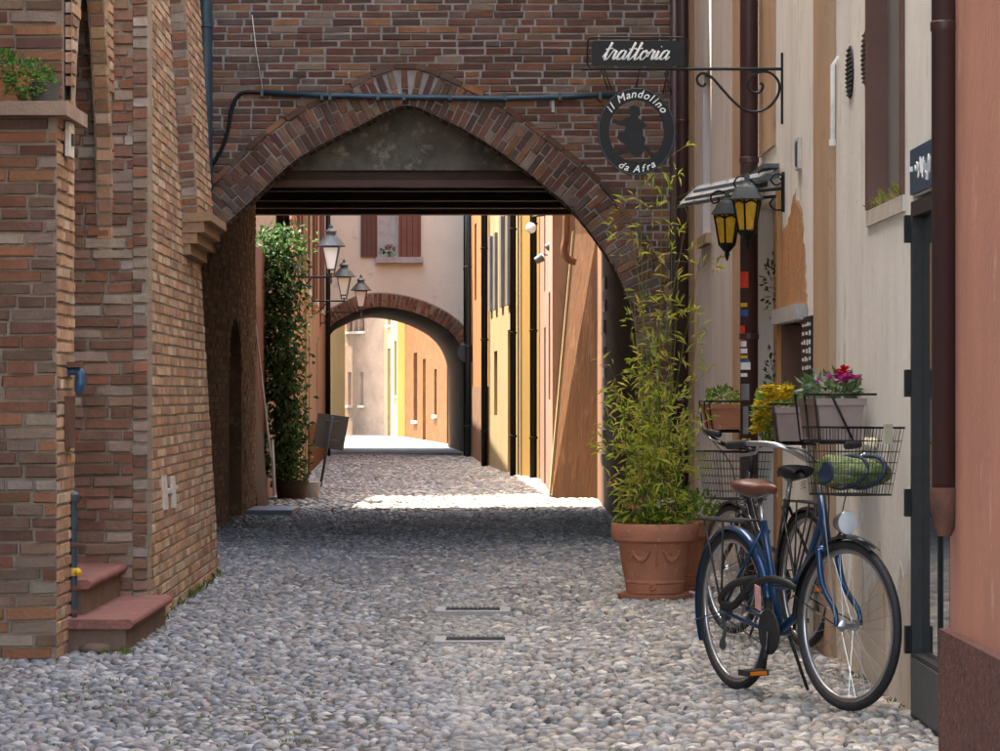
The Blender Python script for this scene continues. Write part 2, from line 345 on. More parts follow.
def ring(p, curve, r0, thick, n_step, pal, splitp=0.45, w=0.0):
    """voussoir bricks on end along the curve"""
    pts = [Vector((u, v, 0)) for u, v in curve]; out = []
    ln = [0]
    for a, b in zip(pts, pts[1:]): ln.append(ln[-1]+(b-a).length)
    tot = ln[-1]; n = int(tot/n_step)
    for k in range(n):
        s_ = (k+.5)*tot/n; i = max(j for j in range(len(ln)) if ln[j] <= s_); i = min(i, len(pts)-2)
        def at(ss):
            ss = min(max(ss, 0), tot-1e-6); j = max(q for q in range(len(ln)) if ln[q] <= ss); j = min(j, len(pts)-2)
            return pts[j].lerp(pts[j+1], (ss-ln[j])/max(ln[j+1]-ln[j], 1e-9))
        c = at(s_); t = (at(s_+.08)-at(s_-.08)).normalized(); nn = Vector((-t.y, t.x, 0))
        ang = math.atan2(nn.y, nn.x)
        if rnd.random() < splitp:
            f = rnd.choice((.48, .52)); segs = ((0, thick*f-.006), (thick*f+.006, thick))
        else:
            segs = ((0, thick),) if thick < .2 else ((0, thick*.64-.006), (thick*.64+.006, thick)) if k % 2 else ((0, thick*.34-.006), (thick*.34+.006, thick))
        for a, b in segs:
            m_ = c+nn*(r0+(a+b)/2)
            out.append((p, m_.x, m_.y, b-a, (tot/n)*0.84*(1+0.0*r0), ang+rnd.gauss(0, .012), pick(pal), w+rnd.uniform(-.005, .008)))
    return out

# ------------------------------------------------------------------ planes of the street
RP = Plane((1.67, 12, 0), (-.0065, 1, 0), N=(-1, -.0065, 0))     # right-hand facades
AF = Plane((0, 27.5, 0), (1, 0, 0), N=(0, -1, 0))                # face of the near archway
LP = Plane((-1.95, 18.8, 0), (-.0143, 1, 0), (-.06, 0, 1), N=(1, .0143, .06))   # leaning left facade
PAL_TAN_LIT = [(.54, .33, .195), (.58, .38, .23), (.50, .28, .155), (.60, .44, .30), (.54, .29, .155), (.47, .28, .175), (.38, .21, .13)]  # street-facing bricks: warm light put into a paler palette
PAL_GREY_SHADE = [(.21, .125, .085), (.27, .19, .14), (.19, .095, .065), (.32, .145, .08), (.24, .155, .11), (.33, .26, .20), (.17, .095, .07), (.27, .12, .07)]  # camera-facing bricks: shade put into a darker palette
PAL_PALE = [(.28, .145, .095), (.38, .28, .21), (.30, .18, .125), (.44, .36, .29), (.34, .15, .085), (.24, .12, .08), (.32, .19, .13)]
PAL_ARCH = [(.17, .078, .05), (.14, .07, .048), (.21, .09, .055), (.12, .065, .05), (.23, .115, .07), (.16, .10, .075), (.29, .13, .062), (.18, .07, .045), (.26, .17, .12)]

# ================================================================== THE SETTING
gm = MB(); gm.quad((-60, -20, -.026), (60, -20, -.026), (60, 400, -.026), (-60, 400, -.026))
g = gm.build('ground', 'soil'); g['kind'] = 'structure'; g['label'] = 'bare earth beneath the street'
# far paving (too far to tell single stones): sheet with small-stone relief
def paving_mat():
    m = mat('far_cobble_paving', (0.24, 0.235, 0.235), (0.32, 0.30, 0.29), 3, 0.7)
    n, l = m.node_tree.nodes, m.node_tree.links; b = n['Principled BSDF']
    geo = n.new('ShaderNodeNewGeometry'); vo = n.new('ShaderNodeTexVoronoi'); vo.inputs['Scale'].default_value = 11
    l.new(geo.outputs['Position'], vo.inputs['Vector']); bp = n.new('ShaderNodeBump'); bp.inputs['Strength'].default_value = .8; bp.inputs['Distance'].default_value = .03; bp.invert = True
    l.new(vo.outputs['Distance'], bp.inputs['Height']); l.new(bp.outputs[0], b.inputs['Normal']); return m
M['paving'] = paving_mat()
st = MB(); st.quad((-12, -12, -.02), (12, -12, -.02), (12, 10.3, -.02), (-12, 10.3, -.02)); st.quad((-12, 70, -.004), (12, 70, -.004), (12, 160, -.004), (-12, 160, -.004))
street = st.build('street', 'paving'); street['kind'] = 'structure'; street['label'] = 'narrow cobbled lane running through two archways'
PALC = np.array([(.26, .265, .27), (.34, .33, .315), (.22, .22, .225), (.38, .345, .295), (.31, .27, .235), (.44, .42, .385), (.26, .265, .26), (.36, .30, .27), (.17, .175, .185), (.52, .50, .46), (.29, .31, .335)])*.90
def unit_cobble(rs):
    a = np.arange(8)*np.pi/4+rs.uniform(-.12, .12, 8); rr = rs.uniform(.86, 1.1, 8); v = []
    for z, k in ((-.5, .9), (.08, .98), (.37, .70)):
        v.append(np.stack([np.sign(np.cos(a))*np.abs(np.cos(a))**.8*rr*k*.5, np.sign(np.sin(a))*np.abs(np.sin(a))**.8*rr*k*.5, np.full(8, z)+rs.uniform(-.06, .06, 8)*(z > 0)], 1))
    v.append(np.array([[rs.uniform(-.1, .1), rs.uniform(-.1, .1), .5]])); return np.vstack(v)
CV = np.array([unit_cobble(nrs) for _ in range(12)])
CQ = np.array([(i*8+k, i*8+(k+1) % 8, i*8+8+(k+1) % 8, i*8+8+k) for i in range(2) for k in range(8)])
CT = np.array([(16+k, 16+(k+1) % 8, 24) for k in range(8)])
rows = []
y = 10.3
while y < 70:
    dx = 0.066 if y < 36 else .125; xs = (np.arange(-2.8, 1.76, dx) if y < 36 else np.arange(-3.4, 1.6, dx) if y < 41 else np.arange(-3.8, .9, dx))+nrs.uniform(-.5, .5)*dx
    xs = xs+nrs.uniform(-.012, .012, len(xs))
    ys = y+nrs.uniform(-.010, .010, len(xs))+.02*np.sin(xs*2.1+y*.7)
    rows.append(np.stack([xs, ys], 1)); y += .043 if y < 36 else .08
XY = np.vstack(rows); N_ = len(XY)
ang = nrs.normal(-.15, .38, N_); big = 1+.45*(nrs.uniform(0, 1, N_) < .08); lx = nrs.uniform(.048, .088, N_)*big; ly = nrs.uniform(.032, .053, N_)*big; farx = np.where(XY[:, 1] > 36, 1.75, 1); lx *= farx; ly *= farx; hz = nrs.uniform(.045, .066, N_)
zc = -.028+nrs.uniform(-.006, .008, N_)+.01*np.sin(XY[:, 0]*1.7)+.008*np.sin(XY[:, 1]*.9+XY[:, 0])
ccol = PALC[nrs.randint(0, len(PALC), N_)]*nrs.uniform(.62, 1.38, (N_, 1)); var = nrs.randint(0, 12, N_)
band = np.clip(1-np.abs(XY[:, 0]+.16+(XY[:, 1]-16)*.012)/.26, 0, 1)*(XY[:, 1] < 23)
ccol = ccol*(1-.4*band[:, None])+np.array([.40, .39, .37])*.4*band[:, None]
side = np.clip((XY[:, 0]+.7+.25*np.sin(XY[:, 1]*.8))/.9, 0, 1)[:, None]  # brighter light on the right of the lane painted into the stone colours
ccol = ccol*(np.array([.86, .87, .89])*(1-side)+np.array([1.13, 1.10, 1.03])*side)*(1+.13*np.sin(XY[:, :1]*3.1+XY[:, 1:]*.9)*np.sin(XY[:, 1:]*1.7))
tiltx = nrs.normal(0, .13, N_); tilty = nrs.normal(0, .12, N_)
pxs = CX+XY[:, 0]*F/XY[:, 1]; pys = HY+H*F/XY[:, 1]
vis = (pxs > 5) & (pxs < 995) & (pys < 748) & (XY[:, 0] > -2.2) & (XY[:, 0] < 1.62)
idx = np.where(vis)[0]; idx = idx[np.argsort(XY[idx, 1])][:300]; ind = np.zeros(N_, bool); ind[idx] = True
CM = []
for i in range(12):
    me = bpy.data.meshes.new('cobble'); me.from_pydata([tuple(q) for q in CV[i]], [], [tuple(int(j) for j in f) for f in CQ]+[tuple(int(j) for j in f) for f in CT]); me.materials.append(M['cobble'])
    ca = me.color_attributes.new('col', 'FLOAT_COLOR', 'CORNER'); ca.data.foreach_set('color', [1.0]*(4*len(me.loops)))
    me.polygons.foreach_set('use_smooth', [True]*len(me.polygons)); CM.append(me)
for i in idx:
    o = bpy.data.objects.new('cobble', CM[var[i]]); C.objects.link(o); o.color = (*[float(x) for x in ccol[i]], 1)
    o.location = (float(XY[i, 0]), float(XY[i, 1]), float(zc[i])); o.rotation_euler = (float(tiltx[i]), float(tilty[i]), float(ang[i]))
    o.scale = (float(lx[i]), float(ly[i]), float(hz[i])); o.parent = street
def cobble_mass(m_, full):
    n2 = m_.sum(); v = CV[var[m_]].copy(); nv = 25
    if not full: v = np.concatenate([v[:, :8], v[:, 16:]], 1); nv = 17
    v[:, :, 0] *= lx[m_][:, None]; v[:, :, 1] *= ly[m_][:, None]; v[:, :, 2] *= hz[m_][:, None]
    v[:, :, 2] += v[:, :, 0]*tilty[m_][:, None]+v[:, :, 1]*tiltx[m_][:, None]
    ca_, sa_ = np.cos(ang[m_])[:, None], np.sin(ang[m_])[:, None]
    X_ = v[:, :, 0]*ca_-v[:, :, 1]*sa_+XY[m_, 0][:, None]; Y_ = v[:, :, 0]*sa_+v[:, :, 1]*ca_+XY[m_, 1][:, None]; Z_ = v[:, :, 2]+zc[m_][:, None]
    VV = np.stack([X_, Y_, Z_], 2).reshape(-1, 3); off = (np.arange(n2)*nv)[:, None, None]
    q = CQ if full else CQ[:8]; t = CT if full else CT-8
    return VV, (q[None]+off).reshape(-1, 4), (t[None]+off).reshape(-1, 3), np.repeat(ccol[m_], nv, 0)
nearm = XY[:, 1] < 27
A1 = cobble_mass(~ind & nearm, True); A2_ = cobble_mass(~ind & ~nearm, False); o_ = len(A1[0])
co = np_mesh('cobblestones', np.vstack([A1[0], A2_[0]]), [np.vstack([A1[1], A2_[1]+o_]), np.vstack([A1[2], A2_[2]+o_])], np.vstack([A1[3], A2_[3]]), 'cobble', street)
co.data.shade_smooth()
# ------------------------------------------------------------------ leaning brick house on the left
bh = thing('brick_house', (-2.3, 18.8, 0), 'old leaning brick house with arched niche and steps at the left edge', 'house')
NF = Plane((-2.16, 16.1, 0), (1, 0, 0), N=(0, -1, 0))          # near pier, face towards the camera (u <= 0)
NS = Plane((-2.16, 16.1, 0), (0, 1, 0), N=(1, 0, 0))           # near pier and arch plane, face to the street
NR = Plane((-1.95, 18.44, 0), (1, 0, 0), N=(0, -1, 0))         # far reveal of the niche
UW = Plane((-2.2, 16.62, 0), (1, 0, 0), N=(0, -1, 0))          # wall above the ledge
TOP = 5.0
mb = MB()
mb.pbox(NF, -5, -.003, -.05, 2.64, -.66, 0)                      # pier
mb.pbox(UW, -5, 0, 2.7, TOP, -.4, 0)
ac = [(.66, 2.45), (.70, 2.72), (.78, 2.98), (.90, 3.24), (1.06, 3.5), (1.26, 3.74), (1.46, 3.92), (1.66, 3.74), (1.86, 3.5), (2.02, 3.24), (2.14, 2.98), (2.24, 2.72), (2.30, 2.45), (2.35, 2.0)]
arch_wall(mb, NS, .55, 2.72, -.05, TOP, ac, .09, -.004)
mb.box(-6, -2.56, 15.6, 16.75, 2.64, 2.70)
mb.pbox(NR, -3.6, -.02, -.05, 4.2, -.25, -.001)                  # far reveal wall
mb.box(-6, -3.0, 16.7, 18.7, -.05, 4.2); mb.box(-6, -2.3, 16.7, 18.7, 4.1, 4.3)
q = LP.pt
mb.hexa([q(-.18, -.1, 0), q(4.9, -.1, 0), q(4.9, -.1, -2.5), q(-.18, -.1, -2.5)], [q(-.18, TOP, 0), q(4.9, TOP, 0), q(4.9, TOP, -2.5), q(-.18, TOP, -2.5)])
# upper pilaster on its corbel
zc0 = 2.5
mb.pbox(LP, 3.5, 4.88, zc0, TOP, .001, .11)
mb.box(-9, -2.22, 3, 23.6, TOP-.3, 14.2); mb.box(-9, -4.5, 3, 16, 0, 6)    # the upper storeys, above the picture, made tall to keep sun off the lane
mb.box(-9, -3.1, 16.3, 27.4, 0, 8)
mb.build('wall', 'mortar', bh)
tags = []
allb = []
allb += courses(NF, -2.2, -.004, 0, 2.64, PAL_GREY_SHADE, .25, .049, .0135)
allb += courses(NS, .004, .62, 0, 2.62, PAL_TAN_LIT, .24, .049, .0135, wv=-.008, jit=.002)
allb += courses(UW, -2.2, -.004, 2.72, TOP, PAL_GREY_SHADE, .25, .049, .0135)
acp = [(u, v) for u, v in ac]
poly = acp+[(2.35, -1), (.66, -1)]
polyX = [(u+(0.13 if u > 1.46 else -.0), v+.0) for u, v in acp]
allb += courses(NS, .56, 1.46, 2.66, TOP, PAL_TAN_LIT, .22, .049, .0135, wv=-.008, jit=.002, mask=lambda u, v, a, b: not point_in(poly, u+a, v))
allb += courses(NS, 1.46, 2.6, 2.4, TOP, PAL_TAN_LIT, .22, .049, .0135, wv=-.008, jit=.002, mask=lambda u, v, a, b: not point_in(poly, u-a, v))
allb += courses(NR, -1.1, -.10, 0, 4.1, PAL_PALE, .24, .050, .0135)
allb += courses(NR, -.10, -.02, 0, 4.1, PAL_PALE, .24, .050, .0135)
allb += courses(LP, -.19, 4.88, 0, TOP, PAL_TAN_LIT, .25, .049, .013, wv=-.0085, jit=.002, mask=lambda u, v, a, b: not (u > 3.5 and v > zc0-.05))
JF = Plane(LP.pt(3.5, 0, 0), LP.N, LP.V, N=-LP.U)
allb += courses(JF, .004, .106, zc0, TOP, PAL_GREY_SHADE, .25, .049, .013, wv=-.008, jit=.002)
JS = Plane(LP.pt(0, 0, .11), LP.U, LP.V, N=LP.N)
allb += courses(JS, 3.51, 4.87, zc0, TOP, PAL_TAN_LIT, .25, .049, .013, wv=-.008, jit=.002)
# camera-facing strip between the arch plane and the leaning face
SF = Plane(LP.pt(-.18, 0, 0), LP.N, LP.V, N=-LP.U)
allb += courses(SF, -.32, .006, 0, TOP, PAL_PALE, .22, .049, .013, wv=-.008, jit=.002)
for a, b in zip(ac[6:-1], ac[7:]):
    pa, pb_ = NS.pt(a[0], a[1]), NS.pt(b[0], b[1]); L = (pb_-pa).length; t = (pb_-pa).normalized(); nn_ = Vector((0, -t.z, t.y)); nn_ = nn_ if nn_.z < 0 or nn_.y < 0 else -nn_
    p = Plane(pa, t, (-1, 0, 0), N=nn_)
    for k in range(max(1, round(L/.072))):
        m__ = max(1, round(L/.072))
        allb.append((p, (k+.5)*L/m__, .045, L/m__*.82, .085, 0, pick(PAL_TAN_LIT), -.006))
lay_bricks(allb, bh, 300, skip=lambda px, py, b: b[0] is NR and px < 60)
for k, (dw, hgt) in enumerate(((.05, .07), (.10, .07), (.15, .07), (.20, .06))):
    mb = MB(); z0 = 2.23+k*.072; mb.pbox(LP, 3.44-.01*k, 4.90+.01*k, z0, z0+hgt, -.02, dw); mb.build('corbel_course', mat('corbel_%d' % k, (.40, .24, .13), (.28, .17, .10), 12, .9, .6, 40, c3=(.22, .22, .10), stain=.6), bh)
mb = MB(); mb.box(-4.5, -2.10, 15.98, 16.80, 2.642, 2.71); mb.build('ledge', 'tan_brickish', bh)
# steps
for x1, y0, y1, z, xr in ((-1.83, 16.46, 18.45, .165, -2.19), (-2.08, 16.78, 18.55, .345, -2.9)):
    s_ = MB(); s_.box(xr if xr > -2.5 else -2.9, x1-.04, y0+.03, y1, -.03, z-.048)
    so_ = s_.build('step', 'step_riser', bh)
    t_ = MB(); n = 14; prof = []
    e = .024
    xs0 = -2.95
    out = [(x1-e*(1-math.cos(a))if False else x1-e+e*math.sin(a), z-.048+e+e*-math.cos(a)) for a in [math.pi*i/6 for i in range(7)]]
    vs = [(xs0, z-.048), *[(u, v) for u, v in out], (xs0, z)]
    tp = Plane((0, y0, 0), (1, 0, 0), N=(0, -1, 0)); t_.prism(vs, tp, -(y1-y0), 0.0)
    t_.build('tread', 'step_top', so_)
# foot stone, weeds later
# gas pipe
gp = thing('gas_pipe', (-2.13, 16.66, 0), 'short blue grey standing pipe with yellow clamp beside the steps', 'pipe')
mb = MB(); b0 = P(73, 640, 16.6); xx = b0.x; mb.tube([(xx, 16.6, 0), (xx, 16.6, .76)], .022, 12); mb.build('tube', 'zinc', gp, 'auto')
mb = MB(); mb.lathe([(.030, .745), (.034, .755), (.034, .785), (.02, .80)], 14, Matrix.Translation((xx, 16.6, 0))); mb.build('cap', 'grey_iron', gp, 'auto')
mb = MB(); mb.lathe([(.026, .0), (.03, .005), (.03, .035), (.026, .04)], 14, Matrix.Translation((xx, 16.6, .375))); mb.ball((xx+.03, 16.57, .395), .02); mb.build('clamp', 'yellow_paint', gp, 'auto')
for z in (.18, .30, .52):
    mb = MB(); mb.lathe([(.023, 0), (.027, .003), (.027, .02), (.023, .023)], 14, Matrix.Translation((xx, 16.6, z))); mb.build('collar', 'rust', gp, 'auto')
fs = MB(); fs.lathe([(.001, 0), (.06, .0), (.075, .03), (.05, .055), (.001, .06)], 12, Matrix.Translation((-2.02, 16.5, -.01))@Matrix.Diagonal((1.2, .9, 1, 1))); tag(fs.build('boulder', 'step_riser', smooth=True), 'rounded brown stone lying at the foot of the standing pipe', 'stone')
# iron torch holder on the near pier
th = thing('iron_bracket', (-2.14, 16.4, 1.3), 'small dark iron bird headed holder on the near brick pier', 'bracket')
mb = MB(); p0 = P(66, 368, 16.45); mb.tube(smooth_path([(-2.17, 16.45, 1.40), (-2.10, 16.45, 1.40), (-2.09, 16.45, 1.36), (-2.10, 16.45, 1.29)], 5), [.02]*5+[.026]*6+[.03, .028, .024, .02, .012], 8); mb.build('holder', 'blue_plate', th, True)
mb = MB(); mb.box(-2.155, -2.085, 16.40, 16.52, 1.425, 1.45); mb.build('cap_plate', 'rust', th)
mb = MB(); mb.box(-2.158, -2.13, 16.33, 16.55, 1.02, 1.28); mb.build('back_board', 'rust', th)
# white plates
for px, py, pl, lab in ((65, 140, NS, 'narrow white plate high on the near pier beside the dark niche'), (139, 143, LP, 'narrow white metal plate high on the leaning brick wall')):
    u, v = pl.hit(px, py); mb = MB(); mb.pbox(pl, u-.09, u+.09, v-.085, v+.085, .012, .035)
    o = mb.build('wall_plate', 'white_stone'); tag(o, lab, 'plate')
    mb = MB(); mb.pbox(pl, u-.03, u+.03, v-.03, v+.03, .036, .042); mb.build('slot', 'black_matt', o)
# H shaped white inlay
u, v = LP.hit(168, 491); im = thing('wall_mark', LP.pt(u, v), 'white H shaped stone inlay low on the leaning brick wall', 'inlay')
for a, b, c, d in ((-.42, -.20, -.10, .10), (.14, .38, -.11, .08), (-.199, .139, -.014, .014), (.381, .55, .0, .02)):
    mb = MB(); mb.pbox(LP, u+a, u+b, v+c, v+d, .0, .016); mb.build('bar', 'white_stone', im)
# second buttress end face of the house towards the arch is the solid itself

# ------------------------------------------------------------------ near archway house
ah = thing('archway_house', (-.75, 27.5, 0), 'dark brick house bridging the lane on a pointed arch', 'house')
cur = [(-2.68, 1.2), (-2.66, 1.8), (-2.58, 2.25), (-2.46, 2.5), (-2.35, 2.64), (-2.17, 2.81), (-2.03, 2.94), (-1.75, 3.2), (-1.475, 3.375), (-1.17, 3.52), (-.78, 3.665), (-.5, 3.585), (-.195, 3.43), (.14, 3.2), (.36, 3.03), (.61, 2.81), (.83, 2.53), (1.0, 2.25), (1.09, 2.0), (1.14, 1.7), (1.16, 1.2)]
cur[10] = (-.80, 3.69)
cs = [(q.x, q.y) for q in smooth_path([(a, b, 0) for a, b in cur], 4)]
cs = [(-2.68, 0.0)]+cs+[(1.16, 0.0)]
mb = MB(); arch_wall(mb, AF, -4.6, 3.2, -.05, 5.2, cs, .45)
o = mb.build('wall', 'mortar_dark', ah)
mb = MB(); mb.box(-7, 6, 27.5, 38, 5.2, 14.2); mb.build('upper_storey', 'tan_brickish', ah)  # unseen storey, height chosen to keep sun off the foreground
mb = MB(); mb.box(-6, -2.69, 27.95, 32.4, -.05, 5.2); mb.box(-6, -2.69, 35.3, 36.3, -.05, 5.2); mb.box(-6, -3.2, 32.4, 35.3, -.05, 5.2)
DL = Plane((-2.69, 32.4, 0), (0, 1, 0), N=(1, 0, 0))
dc = [(.35, 0), (.35, 1.5)]+[(1.15-.8*math.cos(a), 1.5+.55*math.sin(a)) for a in [math.pi*i/10 for i in range(1, 10)]]+[(1.95, 1.5), (1.95, 0)]
arch_wall(mb, DL, 0, 2.9, -.05, 5.2, dc, .45); mb.build('passage_wall', 'passage', ah)
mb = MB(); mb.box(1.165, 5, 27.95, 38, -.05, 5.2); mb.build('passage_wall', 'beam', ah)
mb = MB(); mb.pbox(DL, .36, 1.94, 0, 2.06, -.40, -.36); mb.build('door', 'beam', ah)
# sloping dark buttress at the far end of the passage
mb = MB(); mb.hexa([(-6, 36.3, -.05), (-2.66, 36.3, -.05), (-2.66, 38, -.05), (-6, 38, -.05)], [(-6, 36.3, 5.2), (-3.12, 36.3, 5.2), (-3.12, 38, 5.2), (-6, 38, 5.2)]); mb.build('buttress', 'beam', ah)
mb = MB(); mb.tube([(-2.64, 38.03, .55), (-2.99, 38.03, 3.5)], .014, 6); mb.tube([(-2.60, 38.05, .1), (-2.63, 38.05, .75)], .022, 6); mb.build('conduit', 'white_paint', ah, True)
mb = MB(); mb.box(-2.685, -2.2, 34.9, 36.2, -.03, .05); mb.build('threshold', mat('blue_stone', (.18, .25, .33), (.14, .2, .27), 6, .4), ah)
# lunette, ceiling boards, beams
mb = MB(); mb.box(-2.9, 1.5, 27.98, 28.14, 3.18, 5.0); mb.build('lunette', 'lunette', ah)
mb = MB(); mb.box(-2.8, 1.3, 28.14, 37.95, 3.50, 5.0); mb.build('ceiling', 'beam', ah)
for i, (y, z, hh, tk) in enumerate(((28.02, 3.10, .24, .30), (29.9, 3.33, .16, .18), (31.6, 3.33, .16, .18), (33.3, 3.33, .16, .18), (35.0, 3.33, .16, .18), (36.4, 3.33, .16, .18), (37.7, 3.33, .20, .25))):
    mb = MB(); mb.box(-2.9, 1.4, y, y+tk, z, z+hh); mb.build('beam', 'beam', ah)
mb = MB(); mb.box(-2.86, 1.3, 28.0, 28.2, 3.045, 3.098); mb.build('board', 'brown_wood', ah)
for k in range(9):
    mb = MB(); x = 1.125+rnd.uniform(-.015, .015); z = .5+k*.24; yy = 35.9+rnd.uniform(-.15, .15); mb.box(x, 1.18, yy, yy+.7, z, z+rnd.uniform(.09, .15)); mb.build('stone_block', 'white_stone', ah)
# bricks of the arch face
ext = []
def off_curve(c, r):
    pts = [Vector((u, v, 0)) for u, v in c]; out = []
    for i in range(len(pts)):
        t = (pts[min(i+1, len(pts)-1)]-pts[max(i-1, 0)]).normalized(); out.append((pts[i].x-t.y*r, pts[i].y+t.x*r))
    return out
RT = .285; BT = .055
e1 = off_curve(cs, RT+BT-.01); epoly = e1
ab = courses(AF, -3.0, 1.62, 0, 5.15, PAL_ARCH, .225, .0475, .0135, mask=lambda u, v, a, b: not all(point_in(epoly, u+s_*a*.9, v) for s_ in (-1, 1)))
ab = [(*b[:7], b[7]-.004) for b in ab]
rb = [b for b in ring(AF, cs, .004, RT, .062, PAL_ARCH) if b[1] > -2.9]
rb2 = []
oc = off_curve(cs, RT+.014+BT/2)
pts = oc; acc = 0
for b in ring(AF, oc, -BT/2, BT, .20, PAL_ARCH, 0):   # outer course laid along the curve
    rb2.append((b[0], b[1], b[2], .185, BT*.9, b[5]-math.pi/2, b[6], b[7]+.008))
PWL = Plane((-2.69, 28.0, 0), (0, 1, 0), N=(1, 0, 0)); PAL_PASS = [(.30, .17, .10), (.25, .135, .08), (.34, .205, .125), (.22, .12, .075), (.36, .24, .16)]
pwb = courses(PWL, 0, 8.28, 0, 3.4, PAL_PASS, .24, .050, .0135, wv=-.006, jit=.003, mask=lambda u, v, a, b: not (4.55 < u+a and u-a < 6.55 and v < 1.5) and not point_in([(q[0]+4.4, q[1]) for q in dc], u, v-.03))
lay_bricks(pwb, ah, 0, mass='passage_bricks')
lay_bricks(ab, ah, 300, skip=lambda px, py, b: px < 205)
lay_bricks([b for b in rb+rb2 if b[2] > .3], ah, 300, name='voussoir', skip=lambda px, py, b: px < 205, mass='arch_ring')
# intrados bricks: underside of the ring shown as courses across the depth
ib = []
for a, b in zip(cs[1:-1], cs[2:-1]):
    va, vb = Vector((a[0], 27.5, a[1])), Vector((b[0], 27.5, b[1])); L = (vb-va).length
    if L < .02: continue
    t = (vb-va).normalized(); n = Vector((t.z, 0, -t.x)); p = Plane(va, t, (0, 1, 0), N=n)
    nn = max(1, round(L/.066))
    for k in range(nn):
        for j in range(2): ib.append((p, (k+.5)*L/nn, .11+j*.22, L/nn*.84, .205, 0, pick(PAL_ARCH), -.012))
lay_bricks(ib, ah, 0, mass='soffit_bricks')
# cable along the arch face
cb = thing('cable_conduit', AF.pt(-.8, 3.78, .05), 'black cable conduit running across the brick above the arch', 'cable')
def afp(px, py, w=.03): u, v = AF.hit(px, py, w); return AF.pt(u, v, w)
mb = MB(); mb.tube(smooth_path([afp(212, 165), afp(221, 150), afp(228, 130), afp(232, 108), afp(238, 96), afp(248, 92), afp(270, 93.5)], 5), .016, 8); mb.build('bend', 'iron', cb, True)
mb = MB(); mb.tube([afp(262, 92.5, .05), afp(330, 95.5, .05), afp(400, 97, .05), afp(500, 98.5, .05), afp(560, 97, .05), afp(618, 94, .05)], .024, 8); mb.build('conduit', 'zinc', cb, True)
for px in (262, 322, 330, 378, 404, 450, 505, 560, 600):
    mb = MB(); c = afp(px, 96.5 if px > 300 else 93, .05); mb.box(c.x-.012, c.x+.012, c.y-.03, c.y+.06, c.z-.032, c.z+.032); mb.build('clip', 'grey_iron', cb)
mb = MB(); mb.tube([afp(252, 15, .02), afp(256, 50, .02), afp(263, 92, .03)], .005, 5); tag(mb.build('hanging_wire', 'white_stone', smooth=True), 'thin pale wire hanging down brick wall to the conduit', 'wire')
mb = MB(); c = afp(553, 106); mb.box(c.x-.012, c.x+.012, c.y, c.y+.05, c.z-.05, c.z+.05); tag(mb.build('wall_clip', 'white_stone'), 'small white clip on brick wall just below the conduit', 'clip')
# zinc downpipe in the left corner of the arch
dp = thing('downpipe', (-2.46, 27.3, 2.4), 'blue grey zinc downpipe in the corner left of the brick arch', 'downpipe')
mb = MB(); mb.tube(smooth_path([P(205, -60, 27.2), P(205, 100, 27.2), P(205, 215, 27.2), P(207, 236, 27.2), P(200, 250, 27.2), P(190, 256, 27.2)], 6), .062, 14); mb.build('tube', 'zinc', dp, True)
for py in (28, 190):
    mb = MB(); c = P(205, py, 27.2); mb.lathe([(.063, 0), (.07, .005), (.07, .03), (.063, .035)], 14, Matrix.Translation(c)); mb.build('collar', 'zinc', dp, 'auto')
# wall behind the house end, its unseen top raised to block sun
mb = MB(); mb.box(-6, -2.64, 23.55, 27.45, -.05, 17); 
o = mb.build('set_back_wall', 'passage', ah)
# brown corner pipe right of the arch
dp = thing('downpipe', (1.47, 27.3, 0), 'thin red brown downpipe on brick pier right of the arch', 'downpipe')
mb = MB(); a = P(627, 0, 27.3); 
c0 = P(675, 10, 27.3); mb.tube([(c0.x, 27.3, .05), (c0.x, 27.3, 5.0)], .042, 12); mb.build('tube', 'brown_pipe', dp, True)
for z in (1.0, 2.2, 3.4):
    mb = MB(); mb.lathe([(.043, 0), (.05, .005), (.05, .03), (.043, .035)], 12, Matrix.Translation((c0.x, 27.3, z))); mb.build('collar', 'brown_pipe', dp, 'auto')

# ------------------------------------------------------------------ right-hand houses
def face_wall(mb, p, u0, u1, v0, v1, holes, t=.22, w=0):
    us = sorted({u0, u1, *[h[0] for h in holes], *[h[1] for h in holes]}); vs = sorted({v0, v1, *[h[2] for h in holes], *[h[3] for h in holes]})
    for a, b in zip(us, us[1:]):
        for c, d in zip(vs, vs[1:]):
            mu, mv = (a+b)/2, (c+d)/2
            if any(h[0] < mu < h[1] and h[2] < mv < h[3] for h in holes): continue
            mb.quad(p.pt(a, c, w), p.pt(b, c, w), p.pt(b, d, w), p.pt(a, d, w))
    for h in holes:
        a, b, c, d = h[:4]; q = p.pt
        mb.quad(q(a, c, w), q(a, c, w-t), q(a, d, w-t), q(a, d, w)); mb.quad(q(b, c, w), q(b, d, w), q(b, d, w-t), q(b, c, w-t))
        mb.quad(q(a, d, w), q(a, d, w-t), q(b, d, w-t), q(b, d, w)); mb.quad(q(a, c, w), q(b, c, w), q(b, c, w-t), q(a, c, w-t))
def U(px, py=392, w=0): return RP.hit(px, py, w)[0]
HR = 8.0
# salmon house, nearest
sh = thing('salmon_house', RP.pt(-3, 0), 'salmon pink plastered house with red stone plinth at right edge', 'house')
mb = MB(); mb.pbox(RP, -9, .02, -.05, HR, -4, .03); mb.build('wall', 'salmon', sh)
mb = MB(); mb.pbox(RP, -6, .005, -.05, .44, .031, .075); mb.build('plinth', 'porphyry', sh)
mb = MB(); mb.pbox(RP, .021, .055, .42, HR, -.02, .012); mb.build('edge_strip', 'white_plaster', sh)
